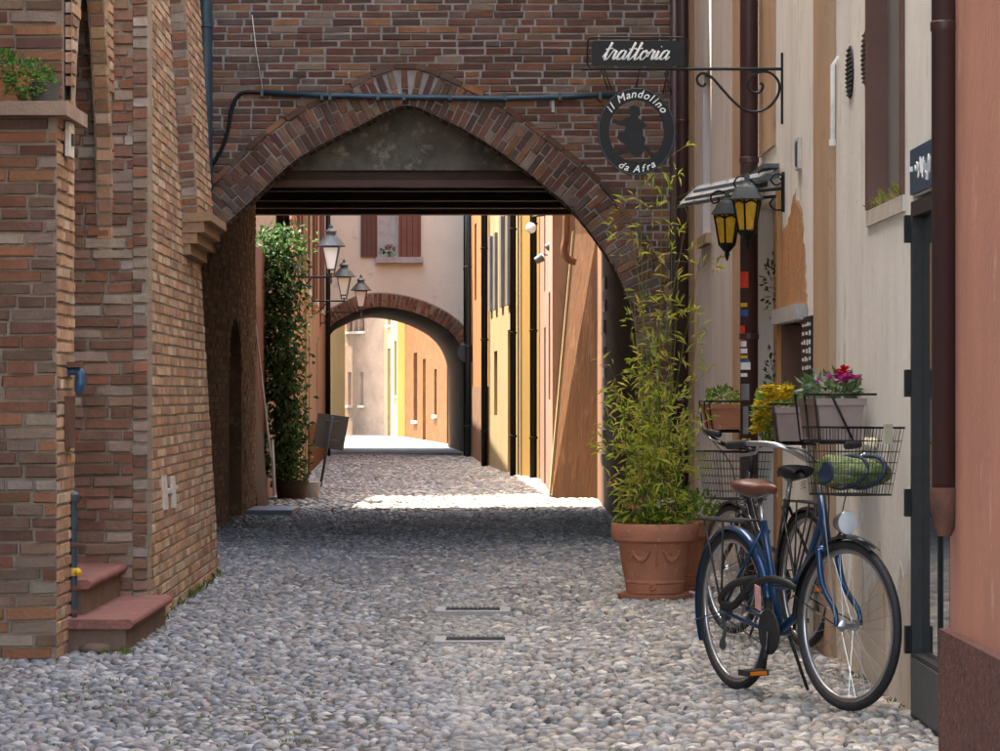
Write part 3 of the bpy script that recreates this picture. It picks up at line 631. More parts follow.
# white house
wh = thing('white_house', RP.pt(2.4, 0), 'white plastered house front with glazed door and tall grey window', 'house')
d0, d1 = .07, U(914, 700); 
w0, w1 = U(905, 120), U(869, 120)
zwb = RP.hit(886, 203)[1]
holes = [(d0, d1, -.05, 2.08), (w0, w1, zwb, 4.3)]
uo0, uo1 = U(836), U(820)
mb = MB(); face_wall(mb, RP, .056, uo0, -.05, HR, holes, .20); mb.pbox(RP, .056, uo0, -.05, HR, -4, -.21); mb.build('wall', 'white_plaster', wh)
mb = MB(); pts = []
n = 60
for k in range(n+1):
    u = d1+.03+(uo0-d1-.03)*k/n; pts.append((u, .50+.12*math.sin(k*.35)+.07*math.sin(k*.9)+rnd.uniform(-.03, .03)))
mb.prism([(d1+.03, -.05), (uo0, -.05)]+pts[::-1], RP, .0005, .002); mb.build('damp_patch', 'white_plaster_low', wh)
# glazed door
dr = MB()
for a, b, c, d in ((d0+.01, d0+.07, .0, 2.06), (d1-.07, d1-.01, .0, 2.06), (d0+.071, d1-.071, 2.0, 2.06), (d0+.071, d1-.071, .0, .26)): dr.pbox(RP, a, b, c, d, -.06, .015)
dro = dr.build('door', 'black_matt', wh)
mb = MB(); mb.pbox(RP, d0+.072, d1-.072, .262, 1.998, -.03, -.02); mb.build('pane', 'glass', dro)
mb = MB(); mb.pbox(RP, d0+.075, d1-.075, .02, .24, .016, .022); mb.build('kick_plate', 'grey_iron', dro)
mb = MB(); mb.pbox(RP, d0+.55, d0+.57, .28, 1.98, -.019, -.01); mb.build('glazing_bar', 'iron', dro)
for z in (.25, .80, 1.28, 1.9):
    mb = MB(); u = d1-.005; mb.pbox(RP, u, u+.05, z, z+.11, .001, .035); mb.build('hinge', 'iron', dro)
mb = MB(); mb.pbox(RP, d0+.4, d1+.02, 2.09, 2.27, .001, .014); bp_ = mb.build('blue_notice', 'blue_plate'); tag(bp_, 'dark blue notice with white scrawl above the glazed door', 'sign')
mb = MB()
for k in range(9):
    u = d0+.60+k*.05; pp = [RP.pt(u+rnd.uniform(-.03, .03), 2.12+rnd.uniform(0, .10), .017) for _ in range(4)]; mb.tube(smooth_path(pp, 4), .0035, 5)
mb.tube([RP.pt(d1-.06, 2.18, .017), RP.pt(d1-.06, 2.20, .017)], .012, 6); mb.build('lettering', 'white_paint', bp_, kind='stuff')
# tall grey window
wi = MB(); wi.pbox(RP, w0+.04, w1-.07, zwb+.02, 4.28, -.10, -.07); wio = wi.build('window', 'grey_shutter', wh)
for a, b in ((w0+.0, w0+.05), (w1-.08, w1)):
    mb = MB(); mb.pbox(RP, a+.001, b, zwb+.001, 4.3, -.12, .018); mb.build('frame', 'brown_wood', wio)
mb = MB(); mb.pbox(RP, w0-.02, w1+.03, zwb-.07, zwb-.002, -.15, .012); mb.build('sill', 'white_stone', wio)
# perforated oval vents
for px, py, lab in ((851, 72, 'left of two dark oval louvred vents beside the grey window'), (867, 58, 'right of two dark oval louvred vents nearest the grey window')):
    u, v = RP.hit(px, py); el = [(u+.13*math.cos(a), v+.125*math.sin(a)) for a in [2*math.pi*i/20 for i in range(20)]]
    vt = thing('vent', RP.pt(u, v), lab, 'vent', 'oval vents beside the grey window')
    mb = MB(); mb.prism(el, RP, .001, .008); mb.build('plate', 'black_matt', vt)
    for k in range(-5, 6):
        zz = v+k*.021; hw = .12*math.sqrt(max(0, 1-(k*.021/.125)**2)); mb = MB(); mb.pbox(RP, u-hw, u+hw, zz-.004, zz+.004, .0085, .016); mb.build('louvre', 'grey_iron', vt)
mb = MB(); c = RP.hit(839, 90); mb.tube([RP.pt(c[0], c[1]-.25, .03), RP.pt(c[0], c[1]+.12, .03), RP.pt(c[0], c[1]+.16, .0)], .011, 8); mb.lathe([(.018, 0), (.018, .03)], 10, Matrix.Translation(RP.pt(c[0], c[1]-.27, .03))); tag(mb.build('vent_pipe', 'white_plaster', smooth='auto'), 'short white pipe stub high on the wall beside tan strip', 'pipe')
# trattoria house
trh = thing('trattoria_house', RP.pt(9, 0), 'pale peeling house front with timber doorway behind the lanterns', 'house')
mb = MB(); mb.pbox(RP, uo0+.002, uo1, -.05, HR, -.3, .035); mb.build('pilaster', 'ochre', trh)
ud0, ud1 = U(781), U(757)                      # timber doorway
uw0, uw1 = U(806), U(783)                      # window with stone lintel
zl = RP.hit(795, 322)[1]; uend = 15.5
us0, us1 = U(699), U(690)
mb = MB(); holes = [(uw0, uw1, 1.0, zl), (ud0+.02, ud1, -.05, 2.45), (12.9, 13.7, 2.5, 3.75)]
face_wall(mb, RP, uo1+.002, U(738), -.05, HR, holes[:2], .24); mb.pbox(RP, uo1, uend, -.05, HR, -4, -.25); mb.build('wall', 'white_plaster', trh)
mb = MB(); face_wall(mb, RP, U(738), uend, -.05, HR, [holes[2]], .2, -.002); mb.build('wall', 'pink_plaster', trh)
mb = MB(); mb.pbox(RP, 12.92, 13.68, 2.52, 3.73, -.14, -.12); wo = mb.build('window', 'brown_wood', trh)
mb = MB(); mb.pbox(RP, 12.8, 13.8, 2.42, 2.498, -.1, .04); mb.build('sill', 'ochre', wo)
mb = MB(); mb.pbox(RP, U(741), U(734), .9, HR, -.001, .012); mb.build('pilaster', 'ochre', trh)
mb = MB(); mb.pbox(RP, 14.4, 15.49, -.04, HR, -.001, .02); mb.build('pilaster', 'ochre', trh)
mb = MB(); mb.pbox(RP, U(776), U(761), 2.75, HR, -.001, .016); mb.build('ochre_band', 'ochre', trh)
# exposed patch where plaster has fallen
pk = [(795, 196), (799, 204), (802, 222), (804, 250), (805, 285), (807, 305), (806, 320), (796, 318), (782, 318), (780, 300), (779, 270), (780, 245), (783, 232), (787, 228), (791, 212)]
mb = MB(); pts = []
for a, b in zip(pk, pk[1:]+pk[:1]):
    for t in [i/7 for i in range(7)]:
        x, y = a[0]+(b[0]-a[0])*t+rnd.uniform(-.9, .9), a[1]+(b[1]-a[1])*t+rnd.uniform(-2.5, 2.5); pts.append(RP.hit(x, y))
mb.prism(pts, RP, .0005, .004); mb.build('fallen_plaster_patch', 'peel', trh)
cu_ = sum(q[0] for q in pts)/len(pts); cv_ = sum(q[1] for q in pts)/len(pts)
mb = MB(); mb.prism([(cu_+(q[0]-cu_)*1.10+rnd.uniform(-.02, .02), cv_+(q[1]-cv_)*1.06+rnd.uniform(-.012, .012)) for q in pts], RP, .0004, .002); mb.build('crumbling_edge', 'ochre', trh)
# window with lintel
mb = MB(); mb.pbox(RP, uw0+.05, uw1-.05, 1.02, zl-.02, -.16, -.14); wo = mb.build('window', 'pale_glass', trh)
for a, b in ((uw0+.002, uw0+.16), (uw1-.08, uw1-.002)):
    mb = MB(); mb.pbox(RP, a, b, 1.0, zl-.002, -.18, .01); mb.build('frame', 'brown_wood', wo)
mb = MB(); mb.pbox(RP, uw0-.06, uw1+.08, zl, zl+.085, -.1, .06); mb.build('lintel', 'slab', wo)
# timber doorway: planks
for k in range(6):
    a = ud0+.03+(ud1-ud0-.06)*k/6; b = ud0+.03+(ud1-ud0-.06)*(k+1)/6-.012
    mb = MB(); mb.pbox(RP, a, b, 0, 2.42, -.14, -.10+rnd.uniform(-.006, .01)); mb.build('plank', 'wood', trh)
for a, b in ((ud0-.10, ud0+.018), (ud1+.002, ud1+.11)):
    mb = MB(); mb.pbox(RP, a, b, 0, 2.5, .001, .03); mb.build('door_frame', 'wood', trh)
# menu board with rows of lettering
u, v = RP.hit(810, 348); mbd = thing('menu_board', RP.pt(u, v), 'narrow black menu board with rows of white lettering by the tan strip', 'sign')
mb = MB(); mb.pbox(RP, u-.27, u+.27, v-.165, v+.165, .001, .02); mb.build('board', 'iron', mbd)
mb = MB()
for r_ in range(6):
    x = u-.23
    while x < u+.2:
        L = rnd.uniform(.04, .09); mb.pbox(RP, x, x+L, v+.11-r_*.045+rnd.uniform(-.006, .006), v+.13-r_*.045+rnd.uniform(-.006, .006), .0205, .023); x += L+rnd.uniform(.05, .10)
mb.build('lettering', 'white_paint', mbd, kind='stuff')
mb = MB(); c = RP.hit(800, 154); mb.pbox(RP, c[0]-.1, c[0]+.1, c[1]-.085, c[1]+.085, .001, .02); o = mb.build('house_number', 'white_stone'); tag(o, 'small blue and white tile on the wall right of the sign bracket', 'plaque')
mb = MB(); mb.pbox(RP, c[0]-.055, c[0]+.055, c[1]-.065, c[1]+.065, .0205, .024); mb.build('tile_face', 'blue_plate', o)

def downpipe(u, w, r, z0, z1, m, label, zs=()):
    t = thing('downpipe', RP.pt(u, z0, w), label, 'downpipe')
    mb = MB(); mb.tube([RP.pt(u, z0, w), RP.pt(u, z1, w)], r, 18); mb.build('tube', m, t, True)
    for z in zs:
        mb = MB(); mb.lathe([(r*1.0, 0), (r*1.10, .006), (r*1.10, .035), (r*1.0, .04)], 18, Matrix.Translation(RP.pt(u, z, w))); mb.build('collar', m, t, 'auto')
    return t
upn = U(944.5, 392, .065)
t = downpipe(upn, .065, .047, .90, HR, 'brown_pipe', 'stout dark brown downpipe beside the glazed door', (2.6,))
mb = MB(); X = Matrix.Translation(RP.pt(upn, .78, .065)); mb.lathe([(.025, .0), (.036, .03), (.050, .09), (.054, .17), (.052, .175)], 18, X); mb.build('spout', 'rust', t, 'auto')
up = U(749, 300, .09)
t2 = downpipe(up, .09, .055, .02, HR, 'brown_pipe', 'dark brown downpipe covered in stickers beside timber doorway', (1.62, 2.7))
Xp = RP.pt(up, 0, .09)
def sticker(py, a0, a1, hh, m):
    z = H-(py-HY)*Xp.y/F; mb = MB(); n = 6; vs = []
    for k in range(n+1):
        a = R(a0+(a1-a0)*k/n); 
        for zz in (z-hh/2, z+hh/2): vs.append((Xp.x+.0565*math.cos(a), Xp.y+.0565*math.sin(a), zz))
    mb.add(vs, [(2*k, 2*k+2, 2*k+3, 2*k+1) for k in range(n)]); mb.build('sticker', m, t2, True)
for py, a0, a1, hh, m in ((280, 190, 262, .10, 'red_paint'), (305, 200, 255, .025, 'yellow_paint'), (313, 200, 258, .04, 'blue_paint'), (333, 190, 240, .09, 'red_paint'), (344, 200, 250, .035, 'white_paint'), (351, 200, 255, .03, 'white_paint'), (357, 200, 258, .02, 'yellow_paint'), (361, 200, 268, .018, 'blue_paint'), (366, 200, 275, .045, 'white_paint'), (375, 200, 255, .022, 'white_paint'), (392, 205, 268, .10, 'grey_shutter'), (420, 225, 262, .17, 'grey_shutter'), (440, 215, 275, .02, 'yellow_paint'), (446, 215, 275, .025, 'white_paint'), (451, 215, 275, .015, 'yellow_paint')): sticker(py, a0, a1, hh, m)
t = downpipe(15.15, .07, .045, 0, HR, 'brown_pipe', 'dark brown downpipe where pale house meets the brick arch', (1.2, 2.4, 3.5))

# ------------------------------------------------------------------ beyond the near archway: left side
gw = thing('low_wall', (-2.85, 41, 0), 'plastered wall with red and green doors behind the climbing shrub', 'wall')
GW = Plane((-2.86, 38.0, 0), (.014, 1, 0), N=(1, -.014, 0))
mb = MB(); mb.pbox(GW, 0, 6.0, -.05, 3.0, -.35, 0); mb.build('wall', 'rose_plaster', gw)  # wall height cut low so the sun reaches the lane
mb = MB(); mb.pbox(GW, .15, .95, 0, 2.3, .001, .04); o = mb.build('door', 'dark_red_wood', gw)
mb = MB(); mb.pbox(GW, .15, .95, 0, .8, .041, .06); mb.build('lower_panel', 'dark_green_wood', o)
mb = MB(); mb.pbox(GW, 5.2, 5.99, -.04, 2.99, .001, .06); mb.build('pilaster', 'cream_plaster', gw)
lb = thing('brick_terrace', (-3.1, 56, 0), 'tall brick house on the left carrying three street lamps', 'house')
LB = Plane((-2.78, 44.0, 0), (-.0345, 1, 0), N=(1, .0345, 0))
hl = [(3.0, 4.2, 2.9, 4.9), (7.2, 8.4, 2.9, 4.9), (13, 14.2, 2.9, 4.9), (19, 20.2, 2.9, 4.9), (9.6, 10.5, -.02, 2.3), (16.0, 16.9, -.02, 2.2)]
mb = MB(); face_wall(mb, LB, 0, 24, -.05, 8.4, hl, .2); mb.pbox(LB, 0, 24, -.05, 8.4, -5, -.21); mb.build('wall', 'tan_brickish', lb)
for i, h in enumerate(hl):
    a, b, c, d = h; 
    if i < 4:
        mb = MB(); mb.pbox(LB, a, b, c, d, -.15, -.13); o = mb.build('window', 'glass', lb)
        for uu in (a-.58, b+.02):
            mb = MB(); mb.pbox(LB, uu, uu+.56, c-.02, d, .003, .05); mb.build('shutter', 'brown_wood', o)
        mb = MB(); mb.pbox(LB, a-.1, b+.1, c-.1, c-.002, -.1, .08); mb.build('sill', 'white_stone', o)
    else:
        mb = MB(); mb.pbox(LB, a, b, -.02, d, -.15, -.11); mb.build('door', 'beam', lb)
mb = MB(); mb.pbox(LB, 6.4, 6.9, -.04, 6.9, .001, .05); mb.build('pilaster', 'cream_plaster', lb)
mb = MB(); mb.pbox(LB, 8.5, 23.9, -.04, .75, .001, .05); mb.build('plinth', 'far_brick', lb)
mb = MB(); mb.tube([LB.pt(23.2, 0, .08), LB.pt(23.2, 6.9, .08)], .05, 10); mb.build('downpipe', 'iron', lb, True)
lbb = courses(LB, 0, 11, .0, 4.2, PAL_TAN_LIT, .25, .06, .014, mask=lambda u, v, a, b: not (6.35 < u < 6.95) and not any(h[0]-.62 < u < h[1]+.6 and h[2]-.12 < v < h[3]+.05 for h in hl) and not (u > 8.4 and v < .8))
lay_bricks(lbb, lb, 0)
# street lamps
def street_lamp(d, px, armpy, label):
    S_ = F/d; x = (px-CX)/S_; z = H+(HY-armpy)/S_; yv = d
    xw = LB.pt(d-44, 0).x
    t = thing('street_lamp', (xw, yv, z), label, 'street lamp', 'street lamps on the left wall')
    mb = MB(); mb.tube([(xw, yv, z), (x+.02, yv, z)], .014, 8); mb.tube(smooth_path([(xw, yv, z-.22), (xw+.12, yv, z-.18), (xw+.26, yv, z-.02)], 6), .010, 6)
    mb.box(xw-.01, xw+.015, yv-.03, yv+.03, z-.28, z+.06); mb.build('arm', 'iron', t, 'auto')
    mb = MB(); mb.lathe([(.012, z-.09), (.02, z-.05), (.012, z-.02), (.012, z+.03), (.05, z+.05)], 10, Matrix.Translation((x, yv, 0)))
    for k in range(4):
        a = R(45+90*k); c, s_ = math.cos(a), math.sin(a); mb.tube([(x+.06*c, yv+.06*s_, z+.03), (x+.075*c, yv+.075*s_, z+.10), (x+.155*c, yv+.155*s_, z+.40)], .009, 5)
        mb.tube([(x+.155*c, yv+.155*s_, z+.40), (x+.155*math.cos(a+R(90)), yv+.155*math.sin(a+R(90)), z+.40)], .010, 5)
        mb.tube([(x+.075*c, yv+.075*s_, z+.10), (x+.075*math.cos(a+R(90)), yv+.075*math.sin(a+R(90)), z+.10)], .009, 5)
    mb.build('cage', 'grey_iron', t, 'auto')
    mb = MB(); X = Matrix.Translation((x, yv, z))@Matrix.Rotation(R(45), 4, 'Z'); mb.lathe([(.068, .105), (.148, .395)], 4, X); mb.build('glass', 'frosted', t)
    mb = MB(); mb.lathe([(.19, .405), (.20, .415), (.13, .50), (.075, .56), (.06, .57), (.075, .60), (.085, .61), (.05, .64), (.02, .66), (.028, .68), (.015, .70), (.002, .72)], 12, Matrix.Translation((x, yv, z))); mb.build('hood', 'grey_iron', t, 'auto')
street_lamp(44.2, 331, 277, 'largest and nearest of three glass street lanterns on the left wall')
street_lamp(56, 344, 301, 'middle of the three glass street lanterns on the left wall')
street_lamp(63, 361, 312, 'farthest of the three street lanterns, hanging in front of the second arch')

# second archway house
a2 = thing('bridge_house', (-2.2, 68, 0), 'pale plastered house over the second farther archway', 'house')
A2 = Plane((0, 68, 0), (1, 0, 0), N=(0, -1, 0)); S2 = F/68
def a2p(px, py): return ((px-CX)/S2, H+(HY-py)/S2)
c2 = [a2p(*q) for q in ((325, 460), (325, 340), (328, 330), (334, 323), (343, 318), (360, 310), (377, 307), (396, 308.5), (415, 313), (434, 321), (449, 331), (460, 345), (466, 362), (467, 380), (467, 460))]
c2s = [(q.x, q.y) for q in smooth_path([(a, b, 0) for a, b in c2[1:-1]], 3)]; c2s = [c2[0]]+c2s+[c2[-1]]
wn = [(*[a2p(378, 0)[0], a2p(398, 0)[0]], a2p(0, 257)[1], a2p(0, 205)[1])]
mb = MB(); arch_wall(mb, A2, -9, 4, -.1, a2p(0, 262)[1], c2s, .03)
face_wall(mb, A2, -9, 4, a2p(0, 262)[1], 9.5, wn, .25); mb.box(-9, 4, 68.4, 76, 4.0, 9.5); mb.build('wall', 'pale_plaster', a2)
mb = MB()
x0, x1 = c2[0][0], c2[-1][0]
# vaulted passage leading off to the left
NV = 5
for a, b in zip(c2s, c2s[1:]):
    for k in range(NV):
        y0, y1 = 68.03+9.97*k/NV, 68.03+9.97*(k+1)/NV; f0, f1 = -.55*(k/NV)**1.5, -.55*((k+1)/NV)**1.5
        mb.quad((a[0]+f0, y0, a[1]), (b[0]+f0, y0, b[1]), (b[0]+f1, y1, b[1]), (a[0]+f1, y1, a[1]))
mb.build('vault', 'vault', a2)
mb = MB(); o_, i_ = off_curve(c2s, .26), c2s
rg = ring(A2, c2s[1:-1], .004, .27, .085, PAL_ARCH, .2, .01)
lay_bricks(rg, a2, 300, name='voussoir', mass='arch_ring')
mb = MB(); pl = off_curve(c2s[1:-1], .30)+c2s[1:-1][::-1]; mb.prism(pl, A2, .001, .008); mb.build('arch_band', 'mortar', a2)
mb = MB(); mb.pbox(A2, wn[0][0], wn[0][1], wn[0][2], wn[0][3], -.16, -.14); wo = mb.build('window', 'pale_glass', a2)
for pa, pb in ((361, 377.5), (398.5, 421)):
    mb = MB(); mb.pbox(A2, a2p(pa, 0)[0], a2p(pb, 0)[0], a2p(0, 257)[1], a2p(0, 205)[1], .003, .05); s_ = mb.build('shutter', 'brown_wood' if pa < 390 else mat('red_brown_shutter', (.20, .075, .05), (.16, .06, .04), 5, .6), wo)
    for k in range(4):
        u_ = a2p(pa+(pb-pa)*(k+.5)/4, 0)[0]; mb = MB(); mb.pbox(A2, u_-.008, u_+.008, a2p(0, 256)[1], a2p(0, 206)[1], .0505, .056); mb.build('board', 'beam', s_)
mb = MB(); mb.pbox(A2, a2p(376, 0)[0], a2p(423, 0)[0], a2p(0, 263)[1], a2p(0, 257.3)[1], -.1, .14); mb.build('sill', 'slab', wo)

# right side beyond the near arch
def seg(x0, y0, x1, y1):   # facade from near point to far point on the right side, facing the lane
    d = Vector((x1-x0, y1-y0, 0)); L = d.length; return Plane((x0, y0, 0), d, N=(-d.y, d.x, 0)), L
def pipe_on(p, u, z0, z1, r, name_label, m='iron', off=.09):
    t = thing('downpipe', p.pt(u, z0, off), name_label, 'downpipe'); mb = MB(); mb.tube([p.pt(u, z0, off), p.pt(u, z1, off)], r, 10); mb.build('tube', m, t, True)
    for z in (z0+.6, z0+2.2, z0+3.8):
        mb = MB(); mb.lathe([(r, 0), (r*1.2, .005), (r*1.2, .03), (r, .035)], 10, Matrix.Translation(p.pt(u, z, off))); mb.build('collar', m, t, 'auto')
oh = thing('orange_house', (.9, 41, 0), 'orange brown house end with sloping buttress beyond the arch', 'house')
mb = MB()
mb.hexa([(.63, 40.6, -.05), (1.19, 40.35, -.05), (5, 40.35, -.05), (5, 42.5, -.05)], [(.93, 40.85, 3.25), (1.19, 40.6, 3.25), (5, 40.6, 3.25), (5, 42.5, 3.25)])
mb.hexa([(.93, 40.85, 3.25), (1.19, 40.6, 3.25), (5, 40.6, 3.25), (5, 42.5, 3.25)], [(.93, 40.85, 9), (1.19, 40.6, 9), (5, 40.6, 9), (5, 42.5, 9)])
mb.box(1.19, 5, 38.01, 40.34, -.05, 8)
mb.build('buttress', 'brown_plaster', oh)
o1, L1 = seg(.655, 41.25, .597, 49.3)
mb = MB(); hs = [(1.2, 2.2, 1.2, 2.6), (4.0, 5.0, .0, 2.2), (4.2, 5.0, 2.7, 3.8)]; face_wall(mb, o1, 0, L1, -.05, 9, hs, .2); mb.pbox(o1, 0, L1, -.05, 9, -4, -.21); mb.pbox(o1, 0, .06, -.05, 9, -.209, -.002); mb.build('wall', 'rose_plaster', oh)
for h in hs:
    mb = MB(); mb.pbox(o1, h[0], h[1], h[2], h[3], -.14, -.12); mb.build('shutter', 'grey_shutter', oh)
mb = MB(); mb.hexa([(.60, 40.66, -.05), (.625, 40.66, -.05), (.625, 41.24, -.05), (.60, 41.24, -.05)], [(.90, 40.91, 3.3), (.925, 40.91, 3.3), (.925, 41.24, 3.3), (.90, 41.24, 3.3)]); mb.build('sunlit_edge', 'cream_plaster', oh)  # pale strip painted in as the sunlit edge of the buttress
mb = MB(); q = lambda px, py: P(px, py, 40.4); mb.tube(smooth_path([q(567, 195), q(566, 235), q(564, 250), q(568, 259), q(576, 262)], 5), .045, 10); mb.build('pipe_elbow', 'brown_plaster', oh, True)
y1_, Ly = seg(.597, 49.32, .286, 51.1)
yh = thing('yellow_house', (.45, 50.2, 0), 'bright ochre yellow house front beyond the near arch', 'house')
mb = MB(); mb.pbox(y1_, 0, Ly, -.05, 9.5, -4, 0); mb.build('wall', 'yellow_plaster', yh)
mb = MB(); mb.pbox(y1_, Ly-.28, Ly-.2, 0, 9.4, .001, .02); mb.build('pale_strip', 'cream_plaster', yh)
pipe_on(y1_, .05, 0, 9, .055, 'black downpipe at the near edge of the yellow house'); pipe_on(y1_, Ly-.03, 0, 9, .05, 'dark downpipe between the yellow and the cream house')
c1_, Lc = seg(.27, 51.3, -.19, 58)
ch_ = thing('cream_house', (0, 55, 0), 'pale cream house with grey shutters beyond the yellow one', 'house')
hs = [(2.0, 3.0, 2.7, 4.2), (1.2, 2.1, 0, 2.3), (4.6, 5.4, .9, 2.0), (5.0, 5.8, 2.7, 4.0)]
mb = MB(); face_wall(mb, c1_, 0, Lc, -.05, 9, hs, .2); mb.pbox(c1_, 0, Lc, -.05, 9, -3, -.21); mb.build('wall', 'cream_plaster', ch_)
for h in hs:
    mb = MB(); mb.pbox(c1_, h[0], h[1], h[2], h[3], -.12, -.10); mb.build('shutter' if h[2] > .5 else 'door', 'grey_shutter' if h[2] > 2 else 'wood', ch_)
    if h[2] > 2:
        for uu in (h[0]-.48, h[1]+.02):
            mb = MB(); mb.pbox(c1_, uu, uu+.46, h[2], h[3], .003, .05); mb.build('shutter', 'grey_shutter', ch_)
pipe_on(c1_, Lc-.1, 0, 9, .06, 'dark downpipe between the cream and the orange far house')
t1_, Lt = seg(-.2, 58.2, -.62, 67.9)
tf = thing('terracotta_house', (-.4, 63, 0), 'far house with orange upper wall above dark brick base', 'house')
hs = [(2.5, 3.6, 3.1, 4.6), (6.0, 7.0, 3.1, 4.6)]
mb = MB(); mb.pbox(t1_, 0, Lt, -.05, 1.4, -3, .02); mb.build('base_wall', 'passage', tf)
mb = MB(); face_wall(mb, t1_, 0, Lt, 1.401, 9, hs, .2); mb.pbox(t1_, 0, Lt, 1.401, 9, -3, -.21); mb.build('wall', 'orange_plaster', tf)
for h in hs:
    mb = MB(); mb.pbox(t1_, h[0], h[1], h[2], h[3], -.1, -.08); mb.build('window', 'brown_wood', tf)
pipe_on(t1_, Lt-.5, 0, 9, .06, 'black downpipe right of the second archway'); pipe_on(t1_, Lt-1.6, 0, 9, .06, 'second black downpipe right of second archway', 'zinc')
for k, (z, m) in enumerate(((.6, 'yellow_paint'), (.9, 'yellow_paint'), (1.15, 'yellow_paint'))):
    mb = MB(); mb.pbox(t1_, .1, .5, z, z+.12, .021, .03); tag(mb.build('notice', m), ('lowest', 'middle', 'topmost')[k]+' small yellow notice on the dark brick base', 'notice')
rs_ = thing('round_sign', P(467, 353, 66.5), 'small round grey sign right of the second archway', 'sign')
c = P(467, 353, 66.5); mb = MB(); mb.lathe([(.02, -.01), (.19, -.01), (.20, 0), (.19, .01), (.02, .01)], 20, Matrix.Translation(c)@Matrix.Rotation(R(90), 4, 'X')@Matrix.Rotation(0, 4, 'Z')); mb.build('disc', 'sign_back', rs_, 'auto')
mb = MB(); mb.tube([c, c+Vector((.2, .05, 0))], .02, 6); mb.build('arm', 'iron', rs_)
# globe lamp and floodlights on the right beyond the arch
gl = thing('globe_lamp', P(531, 228, 46), 'round grey globe lamp on the wall above the yellow house', 'lamp')
c = P(531, 228, 46); mb = MB(); mb.ball(c, .075, 14, 10); mb.build('globe', 'frosted', gl, True); mb = MB(); mb.tube([c+Vector((0, 0, .07)), c+Vector((.02, 0, .16)), c+Vector((.22, 0, .18))], .012, 6); mb.build('arm', 'iron', gl, True)
for px, py, d, lab in ((550, 246, 43, 'upper of two grey floodlights under the arch'), (539, 259, 44, 'lower of two grey floodlights under the arch')):
    t = thing('floodlight', P(px, py, d), lab, 'floodlight'); c = P(px, py, d)
    X = Matrix.Translation(c)@Matrix.Rotation(R(60), 4, 'Y'); mb = MB(); mb.lathe([(.02, -.06), (.045, -.05), (.06, .05), (.062, .06)], 12, X); mb.build('housing', 'grey_iron', t, 'auto')
    mb = MB(); mb.lathe([(.001, .058), (.056, .062), (.03, .075), (.001, .08)], 12, X); mb.build('lens', 'frosted', t, True)
    mb = MB(); mb.tube([c, c+Vector((.06, 0, .06)), c+Vector((.2, 0, .04))], .01, 6); mb.build('arm', 'iron', t)

# far houses seen through the second arch
def far_house(name, label, pts, m, zt, wins, cat='house', wm='brown_wood'):
    (xa, ya), (xb, yb) = pts; d = Vector((xb-xa, yb-ya, 0)); L = d.length
    p = Plane((xa, ya, 0), d, N=(d.y, -d.x, 0)); t = thing(name, p.pt(L/2, 0), label, cat)
    mb = MB(); face_wall(mb, p, 0, L, -.05, zt, [h[:4] for h in wins], .2); mb.pbox(p, 0, L, -.05, zt, -4, -.21); mb.build('wall', m, t)
    for h in wins:
        mb = MB(); mb.pbox(p, h[0], h[1], h[2], h[3], -.14, -.12); wo = mb.build('door' if h[2] < .1 else 'window', h[4] if len(h) > 4 else wm, t)
        if h[2] > .1: mb = MB(); mb.pbox(p, h[0]-.06, h[1]+.06, h[2]-.08, h[2]-.001, -.1, .07); mb.build('sill', 'white_stone', wo)
    return p, t
def fx(px, d): return (px-CX)*d/F
Sf = lambda d: F/d
far_house('far_brick_house', 'brick house wall with tall window seen through the second arch', ((fx(405, 96), 96), (fx(447, 83), 83)), 'far_brick', 7.5, [(3.0, 4.2, .5, 2.4, 'brown_wood'), (6.0, 6.9, .0, 2.2, 'wood'), (9.5, 10.2, .7, 1.9, 'brown_wood')])
far_house('far_yellow_house', 'narrow bright yellow wall seen through the second arch', ((fx(397.5, 96.2), 96.2), (fx(405, 95.9), 95.9)), 'yellow_plaster', 8, [])
far_house('far_cream_house', 'cream house with red door seen through the second arch', ((fx(384, 99), 99), (fx(397.5, 96.4), 96.4)), 'cream_plaster', 8, [(.7, 1.3, 0, 2.6, 'dark_red_wood'), (.7, 1.3, 3.3, 4.4, 'brown_wood'), (2.0, 2.5, 1.2, 2.8, 'brown_wood')])
far_house('far_rose_house', 'tan house with three shuttered windows seen through the second arch', ((fx(345, 101), 101), (fx(384, 99.2), 99.2)), 'tan_brickish', 8, [(.1, .42, 3.15, 4.6), (.5, .72, 3.15, 4.6), (.82, 1.1, 3.15, 4.6), (.16, .36, .9, 1.9, 'pale_glass'), (.86, 1.06, .9, 1.9, 'pale_glass')])
far_house('far_white_house', 'white house edge seen at left through the second arch', ((fx(322, 99.5), 99.5), (fx(345, 100.8), 100.8)), 'cream_plaster', 8, [(.15, .3, 2.6, 4.2), (.45, .6, 0, 1.7)])
mb = MB(); mb.box(-14, 8, 112, 114, -.05, 8); tag(mb.build('end_wall', 'pale_plaster'), 'pale wall closing the lane far behind the second arch', 'wall')

# traffic sign seen from behind
ts = thing('traffic_sign', G(320, 488), 'grey square traffic sign seen from behind on a leaning pole', 'traffic sign')
d = G(320, 488).y; mb = MB(); mb.tube([P(320, 488.5, d), P(332.5, 416, d)], .018, 8); mb.build('pole', 'zinc', ts, True)
mb = MB(); A = [P(318, 413, d-.0), P(349, 417, d+.12), P(343, 451, d+.12), P(312, 446, d)]
nn = (A[1]-A[0]).cross(A[3]-A[0]).normalized(); off = nn*.0
mb.hexa([a+Vector((0, .03, 0)) for a in A], [a+Vector((0, .045, 0)) for a in A]); mb.build('plate', 'sign_back', ts)
for py in (421, 440):
    mb = MB(); a = P(326, py-.6, d+.02); b = P(338, py+.8, d+.04); mb.tube([a, b], .012, 6); mb.build('clamp', 'zinc', ts)

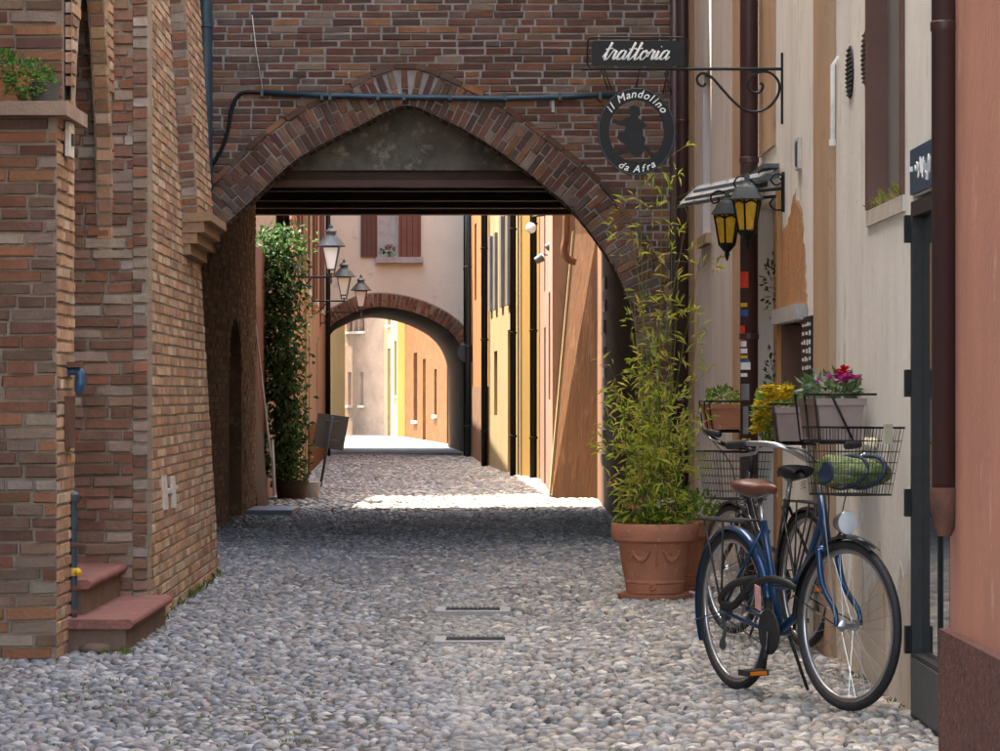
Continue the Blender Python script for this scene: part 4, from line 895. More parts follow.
# ------------------------------------------------------------------ trattoria sign on its bracket
dS = 18.95; SP = Plane((0, dS, 0), (1, 0, 0), N=(0, -1, 0))
def sp(px, py): return ((px-CX)*dS/F, H-(py-HY)*dS/F)
def spp(px, py, w=0): u, v = sp(px, py); return SP.pt(u, v, w)
sb = thing('hanging_sign', spp(782, 90), 'black hanging inn sign with ring and musician silhouette on scroll bracket', 'sign')
mb = MB(); mb.tube([spp(581, 69), spp(783, 69)], .009, 8); mb.tube(smooth_path([spp(*q) for q in ((706, 83), (703, 86), (698.5, 84), (697, 78), (702, 73.5), (711, 77), (722, 89), (734, 102), (745, 110), (758, 111.5), (770, 106), (778, 95), (779, 83), (772, 74), (762, 71.5), (752, 76), (748, 85), (752, 92), (760, 92), (763, 86), (760, 83))], 5), .008, 7)
mb.build('arm', 'iron', sb, 'auto')
mb = MB(); a, b = sp(781, 124), sp(784, 53); mb.pbox(SP, a[0], b[0]+.004, a[1], b[1], -.02, .02); mb.build('wall_plate', 'iron', sb)
def rrect(u0, v0, u1, v1, r, n=5):
    o = []
    for cx, cy, a0 in ((u1-r, v1-r, 0), (u0+r, v1-r, 90), (u0+r, v0+r, 180), (u1-r, v0+r, 270)):
        o += [(cx+r*math.cos(R(a0+90*k/n)), cy+r*math.sin(R(a0+90*k/n))) for k in range(n+1)]
    return o
a, b = sp(592, 66), sp(684, 41); mb = MB(); mb.prism(rrect(a[0], a[1], b[0], b[1], .012), SP, -.012, .012); pn = mb.build('panel', 'iron', sb)
a, b = sp(587.5, 69), sp(687, 37.5); mb = MB(); mb.tube([SP.pt(u, v) for u, v in rrect(a[0], a[1], b[0], b[1], .035)], .006, 6, closed=True); mb.build('frame', 'iron', sb, True)
LET = {'t': ([[(.05, .25), (.3, 1.0), (.44, 1.75)], [(.46, 1.85), (.32, .6), (.34, .12), (.46, 0), (.62, .12), (.75, .35)], [(.05, 1.12), (.4, 1.16), (.78, 1.24)]], .70),
       'r': ([[(.0, .3), (.18, .85), (.25, 1.1), (.34, .92), (.58, .92), (.55, .5), (.56, .1), (.7, .05), (.85, .35)]], .80),
       'a': ([[(.80, .8), (.6, 1.0), (.35, .92), (.15, .5), (.2, .08), (.42, .05), (.65, .35), (.82, .9), (.76, .3), (.84, .03), (1.0, .12), (1.1, .35)]], 1.0),
       'o': ([[(.55, 1.0), (.28, .85), (.15, .45), (.28, .04), (.52, .04), (.74, .4), (.72, .85), (.55, 1.0), (.62, .78), (.80, .72), (1.0, .85)]], .9),
       'i': ([[(.0, .35), (.2, .95), (.17, .4), (.24, .05), (.4, .08), (.55, .35)], [(.30, 1.36), (.32, 1.44)]], .5)}
def scrawl(mb, text, u0, v0, width, place=None, rw=.055):
    adv = sum(LET[c][1] for c in text); s_ = width/(adv+.4); x = 0
    for c in text:
        for stv in LET[c][0]:
            pts = [(u0+(x+q[0]+q[1]*.42)*s_, v0+q[1]*s_) for q in stv]
            sm = smooth_path([Vector((q[0], q[1], 0)) for q in pts], 5)
            n = len(sm); rr = []
            for i in range(n):
                t = (sm[min(i+1, n-1)]-sm[max(i-1, 0)]); rr.append(s_*(rw*(1.0+1.1*(t.normalized().y < -.5)) if t.length > 1e-6 else s_*rw))
            mb.tube([SP.pt(q.x, q.y, .0125) for q in sm], rr, 5)
        mb.build('letter', 'white_paint', pn, True); mb = MB(); x += LET[c][1]
    return s_
mb = MB(); a = sp(601, 60.0); scrawl(mb, 'trattoria', a[0], a[1], 70*dS/F, rw=.07)
# elliptical ring
ec = sp(636.5, 131.5); rx, ry, ix, iy = 39*dS/F, 44*dS/F, 27.5*dS/F, 31*dS/F
n = 48; vs = []; fs = []
for k in range(n):
    a = 2*math.pi*k/n
    for (q, r_) in ((rx, ry), (ix, iy)):
        for ww in (-.008, .008): vs.append(SP.pt(ec[0]+q*math.cos(a), ec[1]+r_*math.sin(a), ww))
for k in range(n):
    i, j = k*4, ((k+1) % n)*4
    fs += [(i+1, j+1, j+3, i+3), (i, i+2, j+2, j), (i, j, j+1, i+1), (i+2, i+3, j+3, j+2)]
mb = MB(); mb.add(vs, fs); rg_ = mb.build('ring', 'iron', sb)
mb = MB(); mb.tube([SP.pt(ec[0]+(rx-.006)*math.cos(2*math.pi*k/n), ec[1]+(ry-.006)*math.sin(2*math.pi*k/n), .008) for k in range(n)], .0035, 5, closed=True); mb.build('rim_line', 'grey_iron', rg_, True)
sil = [(238, 372), (262, 364), (288, 374), (294, 408), (278, 424), (300, 438), (322, 458), (312, 474), (301, 480), (306, 512), (318, 532), (311, 552), (332, 574), (356, 606), (343, 610), (312, 582), (301, 602), (270, 614), (235, 592), (196, 606), (166, 604), (172, 588), (205, 570), (236, 562), (200, 544), (177, 520), (192, 500), (214, 496), (221, 467), (190, 462), (152, 447), (160, 431), (196, 441), (226, 424), (246, 420), (238, 398)]
mb = MB(); mb.prism([sp(580+x/4.84, 30+y/4.84) for x, y in sil][::-1], SP, -.005, .005); mb.build('silhouette', 'iron', sb)
mb = MB()
for a, b in (((610, 122), (600.5, 122)), ((650, 155), (657, 160)), ((615, 155), (606, 158))):
    mb = MB(); mb.tube([spp(*a), spp(*b)], .004, 5); mb.build('stay', 'iron', sb)
def text_mesh(ch, size, shear=.28):
    cu = bpy.data.curves.new('t', 'FONT'); cu.body = ch; cu.size = size; cu.shear = shear; cu.extrude = .002; cu.align_x = 'CENTER'; cu.offset = size*.012
    ob = bpy.data.objects.new('t', cu); C.objects.link(ob); bpy.context.view_layer.update()
    me = bpy.data.meshes.new_from_object(ob.evaluated_get(bpy.context.evaluated_depsgraph_get()))
    v = [q.co.copy() for q in me.vertices]; f = [tuple(p.vertices) for p in me.polygons]
    wdt = (max(q.x for q in v)-min(q.x for q in v)) if v else size*.3
    bpy.data.objects.remove(ob); bpy.data.curves.remove(cu); bpy.data.meshes.remove(me); return v, f, wdt
def ring_text(text, size, top, gap=.012):
    mb = MB(); gl_ = [text_mesh(c, size) if c != ' ' else ([], [], size*.30) for c in text]
    tot = sum(g_[2]+gap for g_ in gl_); mr = (ix+iy)/2+((rx-ix)+(ry-iy))/4-(.006 if top else -.004); s_ = -tot/2
    for v, f, wd in gl_:
        mid = s_+(wd+gap)/2; s_ += wd+gap; th_ = mid/mr
        a = math.pi/2-th_ if top else -math.pi/2+th_
        k = ((rx+ix)/2*1.0, (ry+iy)/2*1.0); cx, cy = ec[0]+k[0]*math.cos(a), ec[1]+k[1]*math.sin(a)
        rot = a-math.pi/2 if top else a+math.pi/2
        if v:
            mb.add([SP.pt(cx+(q.x*math.cos(rot)-(q.y-size*.33)*math.sin(rot)), cy+(q.x*math.sin(rot)+(q.y-size*.33)*math.cos(rot)), .0105+q.z) for q in v], f)
            mb.build('letter', 'white_paint', rg_); mb = MB()
ring_text('il Mandolino', .062, True, .006); ring_text('da Afra', .058, False, .006)
for (xa, ya, xb, yb) in ((601, 69, 608, 90), (612, 90, 604, 69), (668, 69, 663, 94), (672, 94, 664, 72), (640, 69, 636, 88)):
    mb = MB(); mb.tube([spp(xa, ya), spp(xb, yb)], .004, 5); mb.build('hanger', 'iron', sb, True)
for k in range(5):
    c = spp(667, 73+k*5); mb = MB(); mb.tube([c+Vector((.008*math.cos(t), .0, .014*math.sin(t))) for t in [2*math.pi*i/8 for i in range(8)]], .0025, 4, closed=True); mb.build('chain_link', 'iron', sb, True)

# ------------------------------------------------------------------ canopy and amber lanterns
cn = thing('canopy', RP.pt(U(784), 2.6), 'small slatted white canopy over the timber doorway', 'canopy')
u0c, u1c = 7.15, 8.75
for k in range(5):
    f0, f1 = k/5+.012, (k+1)/5-.02; mb = MB(); za = 2.58-.10*f0; zb = 2.58-.10*f1
    mb.hexa([RP.pt(u0c, za, .03+.46*f0), RP.pt(u1c, za, .03+.46*f0), RP.pt(u1c, zb, .03+.46*f1), RP.pt(u0c, zb, .03+.46*f1)], [RP.pt(u0c, za+.012, .03+.46*f0), RP.pt(u1c, za+.012, .03+.46*f0), RP.pt(u1c, zb+.012, .03+.46*f1), RP.pt(u0c, zb+.012, .03+.46*f1)]); mb.build('slat', 'polycarbonate', cn)
for uu in (u0c, (u0c+u1c)/2, u1c-.03):
    mb = MB(); mb.hexa([RP.pt(uu, 2.545, .0), RP.pt(uu+.03, 2.545, .0), RP.pt(uu+.03, 2.455, .5), RP.pt(uu, 2.455, .5)], [RP.pt(uu, 2.572, .0), RP.pt(uu+.03, 2.572, .0), RP.pt(uu+.03, 2.472, .5), RP.pt(uu, 2.472, .5)]); mb.build('rafter', 'grey_iron', cn)
mb = MB(); mb.pbox(RP, u0c-.02, u1c, 2.60, 2.625, .005, .10); mb.build('top_plate', 'grey_iron', cn)
def lantern(c, s_, label, arm, scroll):
    t = thing('wall_lantern', c, label, 'lantern', 'amber lanterns beside the doorway'); X = Matrix.Translation(c)@Matrix.Scale(s_, 4)
    mb = MB(); mb.lathe([(.012, .36), (.02, .34), (.015, .31), (.035, .29), (.05, .285), (.075, .265), (.088, .235), (.112, .205), (.116, .195), (.09, .19)], 6, X@Matrix.Rotation(R(15), 4, 'Z')); mb.build('hood', 'grey_iron', t, 'auto')
    mb = MB(); mb.lathe([(.088, .19), (.052, -.01)], 6, X@Matrix.Rotation(R(15), 4, 'Z')); mb.build('glass', 'amber', t)
    mb = MB()
    for k in range(6):
        a = R(15+60*k); cc, ss = math.cos(a), math.sin(a); mb.tube([X@Vector((.092*cc, .092*ss, .19)), X@Vector((.056*cc, .056*ss, -.01))], .007*s_, 5)
        a2_ = a+R(60); mb.tube(smooth_path([X@Vector((.092*cc, .092*ss, .165)), X@Vector((.085*math.cos(a+R(30)), .085*math.sin(a+R(30)), .185)), X@Vector((.092*math.cos(a2_), .092*math.sin(a2_), .165))], 3), .006*s_, 4)
    mb.lathe([(.06, 0), (.06, -.015), (.03, -.05), (.014, -.065), (.02, -.075), (.012, -.10), (.002, -.125)], 8, X); mb.build('cage', 'iron', t, 'auto')
    mb = MB()
    for pth, r_ in arm: mb.tube(smooth_path(pth, 6), r_, 6)
    mb.build('bracket', 'iron', t, True)
dl = 18.85
c1 = P(747, 230, dl); c2_ = P(727, 243, dl+.55)
lq = lambda px, py: P(px, py, dl)
lantern(Vector((c1.x, c1.y, c1.z)), .90, 'nearer and larger amber glass lantern on scroll bracket', [([lq(747, 196), lq(747, 188), lq(760, 190), lq(784, 188)], .012), ([lq(745, 188), lq(739, 189), lq(734, 184), lq(738, 177), lq(746, 177), lq(756, 184), lq(766, 190)], .006), ([lq(784, 176), lq(776, 174), lq(771, 180), lq(776, 185), lq(782, 182), lq(780, 178)], .006), ([lq(784, 210), lq(774, 209), lq(770, 203), lq(776, 196)], .006), ([lq(784, 172), lq(784, 212)], .018)], None)
lr = lambda px, py: P(px, py, dl+.55)
lantern(Vector((c2_.x, c2_.y, c2_.z)), .86, 'farther amber lantern partly behind the larger one', [([lr(727, 216), lr(728, 202), lr(740, 200), lr(782, 196)], .011), ([lr(733, 199), lr(727, 194), lr(718, 191), lr(711, 196), lr(713, 203), lr(719, 201), lr(718, 197)], .006)], None)

# ------------------------------------------------------------------ plants
def leafcol(pal): c = rnd.choice(pal); k = rnd.uniform(.7, 1.3); return tuple(x*k for x in c)
def rv(): return Vector((rnd.gauss(0, 1), rnd.gauss(0, 1), rnd.gauss(0, 1))).normalized()
GREENS = [(.12, .24, .04), (.17, .30, .05), (.08, .16, .03), (.23, .34, .06)]
BAMB = [(.60, .66, .08), (.48, .60, .08), (.70, .68, .14), (.34, .50, .07), (.70, .60, .12), (.72, .66, .18), (.55, .40, .16)]
IVY = [(.025, .065, .02), (.045, .10, .03), (.07, .14, .04), (.02, .055, .025), (.10, .18, .06)]
def bush(mb, c, rx_, ry_, rz_, n, L, pal, shell=.5, up=.2):
    for _ in range(n):
        q = rv(); k = rnd.uniform(shell, 1)**.7; p = Vector((c[0]+q.x*rx_*k, c[1]+q.y*ry_*k, c[2]+q.z*rz_*k)); mb.col = leafcol(pal)
        dd = (q+rv()*.8+Vector((0, 0, up))); mb.leaf(p, dd, rv(), L*rnd.uniform(.6, 1.3), L*rnd.uniform(.4, .65))
def blooms(mb, pts, r, pal):
    for p in pts:
        mb.col = leafcol(pal)
        for k in range(6):
            a = k*math.pi/3+rnd.random(); dd = Vector((math.cos(a), math.sin(a), rnd.uniform(-.2, .8))); mb.leaf(p, dd, Vector((0, 0, 1)), r*rnd.uniform(.8, 1.2), r*.8)
# terracotta pots
def big_pot(c, s_, label, garland=True):
    t = thing('terracotta_pot', c, label, 'plant pot', 'large terracotta pots'); X = Matrix.Translation(c)@Matrix.Scale(s_, 4)
    mb = MB(); mb.lathe([(.165, .035), (.178, .04), (.184, .10), (.190, .105), (.190, .118), (.187, .122), (.203, .20), (.225, .345), (.228, .35), (.252, .36), (.262, .365), (.268, .40), (.268, .455), (.262, .468), (.245, .468), (.238, .44), (.232, .40), (.001, .40)], 40, X); body = mb.build('body', 'terracotta', t, 'auto')
    mb = MB(); mb.lathe([(.16, .0), (.21, .0), (.228, .012), (.232, .035), (.222, .037), (.205, .02), (.001, .018)], 36, X); mb.build('saucer', 'terracotta', t, 'auto')
    mb = MB(); mb.lathe([(.235, .415), (.001, .425)], 24, X, cap=False); mb.build('soil', 'soil', t)
    if garland:
        def on(a, z, dr=0): r_ = .203+(z-.2)/.145*.022+dr; return X@Vector((r_*math.cos(R(a)), r_*math.sin(R(a)), z))
        for a0 in (238, 290):
            mb = MB()
            for k in range(13):
                f = k/12; mb.ball(on(a0-14+28*f+6, .30-.05*math.sin(math.pi*f), .004), .013*s_*(1+.5*math.sin(math.pi*f)), 6, 4)
            mb.build('garland', 'terracotta', body, True)
        for a in (270, 292, 222):
            mb = MB()
            if a == 270: 
                for k in range(6): mb.ball(on(a, .20+k*.02, .003), .009*s_, 6, 4)
            else:
                pp = [on(a+5.5*math.cos(q), .275+.024*math.sin(q), .003) for q in [2*math.pi*i/12 for i in range(12)]]; mb.tube(pp, .006*s_, 5, closed=True); mb.ball(on(a, .275, .003), .008*s_, 6, 4)
            mb.build('rosette', 'terracotta', body, True)
        mb = MB(); pp = [X@Vector(((.186+.003)*math.cos(R(262+6*math.cos(q))), .189*math.sin(R(262+6*math.cos(q))), .085+.018*math.sin(q))) for q in [2*math.pi*i/12 for i in range(12)]]; mb.tube(pp, .006*s_, 5, closed=True); mb.build('rosette', 'terracotta', body, True)
    return t
pc1 = G(653, 601); pc1.y += .2; pc1 = Vector(((655-CX)*pc1.y/F, pc1.y, .0)); pc2 = Vector((1.12, 21.55, 0))
big_pot(pc1, 1.02, 'front terracotta pot with garland relief holding the bamboo'); big_pot(pc2, 1.0, 'terracotta pot partly hidden behind the front one', False)
# bamboo
bb = thing('bamboo_plant', pc1+Vector((0, 0, .43)), 'tall thin yellow green bamboo growing in the front terracotta pot', 'plant')
cm = MB(); lm = MB()
tips = [(613, 372), (624, 395), (640, 175), (652, 200), (668, 230), (690, 205), (662, 150), (632, 230), (678, 290), (700, 300), (648, 260), (610, 420), (634, 300), (672, 175), (705, 235), (645, 330), (618, 440), (690, 425), (660, 405), (640, 432), (675, 440), (628, 455), (700, 450), (652, 380)]
for i, (tx, ty) in enumerate(tips):
    base = pc1+Vector((rnd.uniform(-.14, .16), rnd.uniform(-.12, .14), .43)); tip = P(tx, ty, pc1.y+rnd.uniform(-.25, .35))
    mid = base.lerp(tip, .5)+Vector((rnd.uniform(-.05, .05), rnd.uniform(-.08, .08), .06)); path = smooth_path([base, mid, tip], 9)
    n = len(path); cm.col = leafcol([(.30, .33, .06), (.24, .28, .06)]); cm.tube(path, [.0055*(1-.75*k/n) for k in range(n)], 5)
    hgt = (tip-base).length
    for k in range(int(hgt*(17 if hgt > 1.2 else 36))):
        f = rnd.uniform(.05, 1)**(1.15 if hgt > 1.2 else .75); j = min(int(f*(n-1)), n-1)
        if hgt > 1.2 and f > .42 and rnd.random() < .40: continue
        p0 = path[j]; tw = p0+Vector((rnd.gauss(0, .08), rnd.gauss(0, .08), rnd.uniform(-.02, .12)))
        if rnd.random() < .3: cm.tube([p0, tw], .0018, 3)
        for _ in range(3):
            lm.col = leafcol(BAMB); dd = (tw-p0).normalized()*.7+rv()*.7+Vector((0, 0, -.15)); lm.leaf(tw+rv()*.02, dd, Vector((0, 0, 1)), rnd.uniform(.05, .10), rnd.uniform(.008, .013))
cm.build('canes', 'leaf', bb, True, attr=True)
lm.build('leaves', 'leaf', bb, attr=True, kind='stuff')
# bedding plants in the pots
def potted(name, label, c, rx_, ry_, rz_, n, L, pal, fl, cat='plant', up=.3):
    t = thing(name, c, label, cat); mb = MB(); bush(mb, c, rx_, ry_, rz_, n, L, pal, .3, up); mb.build('leaves', 'leaf', t, attr=True, kind='stuff')
    for nm, pts, r_, pal2 in fl:
        mb = MB(); blooms(mb, [Vector(q) for q in pts], r_, pal2); mb.build(nm, 'leaf', t, attr=True)
        mb = MB()
    return t
z0 = .47; c = pc1+Vector((0, 0, z0))
def around(px, py, d, n, sx, sy): return [P(px+rnd.uniform(-sx, sx), py+rnd.uniform(-sy, sy), d+rnd.uniform(-.05, .05)) for _ in range(n)]
potted('geranium', 'pink and white flowers at the foot of the bamboo', c, .25, .22, .09, 420, .05, GREENS, [('pink_flowers', around(632, 505, pc1.y-.2, 14, 9, 4), .018, [(.62, .22, .25), (.7, .4, .4)]), ('white_flowers', around(665, 504, pc1.y-.15, 14, 9, 5), .018, [(.75, .75, .7)]), ('yellow_flowers', around(638, 520, pc1.y-.22, 8, 14, 2), .014, [(.7, .5, .03)])])
potted('trailing_plant', 'bright green trailing plant spilling from the rear terracotta pot', pc2+Vector((.08, -.05, .52)), .27, .24, .16, 620, .045, [(.14, .26, .03), (.2, .33, .04), (.1, .2, .03)], [])
# climbing greenery in the middle of bamboo
potted('leafy_shrub', 'light green leafy shrub behind the bamboo canes', Vector((1.08, 21.9, 1.08)), .20, .18, .34, 420, .042, [(.28, .40, .06), (.2, .33, .05), (.38, .46, .09)], [])
mb = MB(); mb.tube([(1.1, 21.75, .42), (1.08, 21.9, .9), (1.06, 21.9, 1.3)], .01, 6)
o = bpy.data.objects['leafy_shrub']; mb.build('stem', 'beam', o, True)
# wall planters
def planter(label, u0, u1, w0, w1, z0, z1, m, holder=True, diag=False):
    t = thing('window_box', RP.pt((u0+u1)/2, z0, w0), label, 'planter'); q = RP.pt; e = .02
    mb = MB(); mb.hexa([q(u0+e, z0, w0+e), q(u1-e, z0, w0+e), q(u1-e, z0, w1-e), q(u0+e, z0, w1-e)], [q(u0, z1, w0), q(u1, z1, w0), q(u1, z1, w1), q(u0, z1, w1)]); mb.build('trough', m, t)
    mb = MB(); mb.pbox(RP, u0-.008, u1+.008, z1-.028, z1+.002, w0-.008, w1+.008); mb.build('rim', m, t)
    if holder:
        mb = MB(); r_ = .006
        mb.tube([q(u0-.012, z1+.02, .0), q(u0-.012, z1+.02, w1+.015), q(u1+.012, z1+.02, w1+.015), q(u1+.012, z1+.02, 0)], r_, 6)
        for uu in (u0-.012, (u0+u1)/2, u1+.012): mb.tube([q(uu, z1+.02, w1+.015), q(uu, z0-.015, w1-.01), q(uu, z0-.015, 0)], r_, 6)
        if diag: mb.tube([q(u0-.012, z1+.02, w1-.06), q(u0-.012, z0-.01, .10)], r_, 6)
        mb.build('iron_holder', 'iron', t, True)
    return t
pb = mat('taupe_plastic', (.30, .22, .19), (.25, .19, .17), 8, .6)
planter('taupe planter of cyclamen in an iron holder on white wall', 2.5, 3.35, .05, .26, 1.09, 1.27, pb, diag=True)
planter('small taupe planter of yellow flowers below the window', 4.75, 5.6, .05, .24, 1.05, 1.22, pb)
planter('terracotta trough on the wall beside the bamboo', 9.1, 10.0, .03, .26, 1.06, 1.22, 'terracotta')
cc = RP.pt(2.9, 1.31, .16)
cy = potted('cyclamen', 'magenta cyclamen with variegated leaves in the taupe planter', cc, .12, .40, .06, 330, .055, [(.12, .2, .09), (.35, .42, .33), (.07, .13, .05)], [('magenta_flowers', around(833, 381, 14.75, 34, 13, 4)+around(850, 379, 14.6, 12, 7, 3), .034, [(.45, .02, .25), (.55, .05, .33)]), ('red_flower', around(842, 372, 14.8, 9, 4, 3), .034, [(.6, .02, .04)])])
potted('yellow_flowers', 'bushy yellow flowers hanging by the window', P(778, 414, 17.1), .13, .2, .15, 560, .045, [(.2, .28, .05), (.14, .23, .05), (.3, .34, .08)], [('flower_heads', around(776, 393, 16.85, 46, 15, 7)+around(763, 412, 16.9, 26, 8, 10)+around(757, 430, 16.9, 14, 5, 6), .03, [(.75, .55, .02), (.65, .45, .02)]), ('magenta_flower', around(803, 391, 16.9, 6, 3, 2), .02, [(.45, .02, .3)])])
potted('trough_plant', 'sparse green plant in the terracotta trough', RP.pt(9.4, 1.27, .16), .12, .35, .06, 160, .04, GREENS, [])
potted('hanging_herb', 'small dark plant hanging on timber doorway', P(773, 372, 20.3), .045, .06, .16, 90, .035, IVY, [])
potted('hanging_herb', 'withered plant hanging high on timber doorway', P(772, 285, 20.4), .05, .05, .22, 70, .035, [(.12, .09, .03), (.08, .08, .03), (.06, .09, .03)], [])
# pot with succulent on the ledge
lp = thing('ledge_pot', (-2.5, 16.3, 2.71), 'terracotta pot on the brick ledge at the top left', 'plant pot')
mb = MB(); mb.lathe([(.07, 0), (.085, .09), (.10, .16), (.115, .165), (.115, .20), (.10, .20), (.09, .17), (.001, .17)], 24, Matrix.Translation((-2.42, 16.32, 2.711))); mb.build('body', 'terracotta', lp, 'auto')
mb = MB(); mb.lathe([(.06, 0), (.07, .08), (.078, .11), (.07, .11), (.001, .1)], 18, Matrix.Translation((-2.24, 16.26, 2.711))); mb.build('saucer_pot', 'soil', lp, 'auto')
potted('succulent', 'bright green trailing succulent in the pot on the brick ledge', Vector((-2.32, 16.22, 2.84)), .13, .09, .10, 520, .03, [(.10, .26, .04), (.15, .34, .06), (.05, .16, .03), (.25, .4, .12)], [('pale_tips', [Vector((-2.32+rnd.uniform(-.12, .12), 16.12, 2.82+rnd.uniform(-.08, .08))) for _ in range(10)], .01, [(.6, .55, .2)])])
potted('succulent', 'green succulent cut by the left edge of the photo', Vector((-2.47, 16.24, 2.93)), .10, .08, .06, 260, .03, [(.10, .26, .04), (.15, .34, .06), (.05, .16, .03)], [])
# climbing shrub beyond the arch
iv = thing('climbing_shrub', (-2.52, 39.9, .2), 'tall dark green climbing shrub in a pot beyond the arch', 'shrub')
mb = MB(); mb.lathe([(.17, 0), (.19, .18), (.21, .20), (.21, .24), (.19, .24), (.001, .22)], 20, Matrix.Translation((-2.52, 39.9, 0))); o = mb.build('tub', 'beam', iv, 'auto')
mb = MB(); mb.tube(smooth_path([(-2.52, 39.9, .2), (-2.6, 39.95, 1.2), (-2.55, 40.0, 2.4), (-2.6, 40, 3.0)], 6), .025, 7); mb.build('stem', 'beam', iv, True)
mb = MB()
for py in range(232, 480, 5):
    wpx = 30 if py < 330 else 20 if py > 400 else 26; cx_ = 277 if py < 320 else 280 if py < 400 else 286
    if 300 < py < 350: wpx += 4; cx_ -= 5
    for _ in range(95):
        p = P(cx_+rnd.gauss(0, wpx*.45), py+rnd.uniform(-7, 7), 39.9+rnd.gauss(0, .16)); mb.col = leafcol(IVY); mb.leaf(p, rv()+Vector((.2, -.5, -.1)), rv(), rnd.uniform(.06, .11), rnd.uniform(.04, .06))
mb.build('leaves', 'leaf', iv, attr=True, kind='stuff')
mb = MB(); mb.lathe([(.13, 0), (.15, .14), (.16, .2), (.001, .2)], 16, Matrix.Translation((-2.35, 40.4, 0))); tag(mb.build('stone_bollard', 'slab', smooth='auto'), 'low stone drum right of the climbing shrub tub', 'bollard')
potted('sill_flowers', 'pink flowers on the window sill above the second arch', P(388, 251, 67.9), .16, .08, .10, 90, .07, GREENS, [('pink_blooms', around(390, 247, 67.8, 12, 4, 3), .05, [(.6, .1, .2), (.65, .3, .35)])])
# grass and moss at wall feet and between cobbles
gr = MB()
spots = [(LP.pt(u, 0, .02), .05) for u in [rnd.uniform(-.1, 4.8) for _ in range(26)]]+[(Vector((rnd.uniform(-2.0, -1.8), rnd.uniform(16.3, 16.5), 0)), .03) for _ in range(8)]+[(Vector((rnd.uniform(-2.1, -.7), rnd.uniform(11.9, 15), -.012)), .014) for _ in range(60)]+[(RP.pt(rnd.uniform(1.5, 8), 0, .02), .03) for _ in range(14)]
for p, hgt in spots:
    for _ in range(7):
        gr.col = leafcol([(.10, .17, .03), (.14, .22, .04), (.18, .22, .06)]); gr.leaf(p+Vector((rnd.gauss(0, .02), rnd.gauss(0, .02), 0)), Vector((rnd.gauss(0, .5), rnd.gauss(0, .5), 1)), rv(), hgt*rnd.uniform(.5, 1.4), .008)
tag(gr.build('grass', 'grass', attr=True, kind='stuff'), 'tufts of grass and moss between cobbles and along the left wall', 'grass')
wd = MB(); 
for _ in range(60):
    uu = rnd.uniform(w0, w1); wd.col = leafcol([(.3, .25, .08), (.2, .22, .06)]); wd.leaf(RP.pt(uu, zwb, .0), Vector((rnd.gauss(-.3, .5), rnd.gauss(0, .5), .8)), rv(), rnd.uniform(.03, .09), .008)
tag(wd.build('sill_weeds', 'grass', attr=True, kind='stuff'), 'dry weeds growing on the sill of the grey window', 'weeds')
# drain grates
for (px0, px1, py, lab) in ((446, 500, 611, 'farther narrow drain grate set in the slab strip'), (446, 505, 641, 'nearer narrow drain grate set in the slab strip')):
    a = G(px0, py); b = G(px1, py); t = thing('drain_grate', (a+b)/2, lab, 'drain grate', 'drain grates in the lane')
    mb = MB(); mb.box(a.x-.06, b.x+.06, a.y-.20, a.y+.20, -.05, .012); mb.build('surround', 'slab', t); mb = MB(); mb.box(a.x, b.x, a.y-.10, a.y+.10, -.01, .016); mb.build('frame', 'iron', t)
    for k in range(12):
        x = a.x+(b.x-a.x)*(k+.5)/12; mb = MB(); mb.box(x-.007, x+.007, a.y-.09, a.y+.09, .0165, .024); mb.build('bar', 'grey_iron', t)

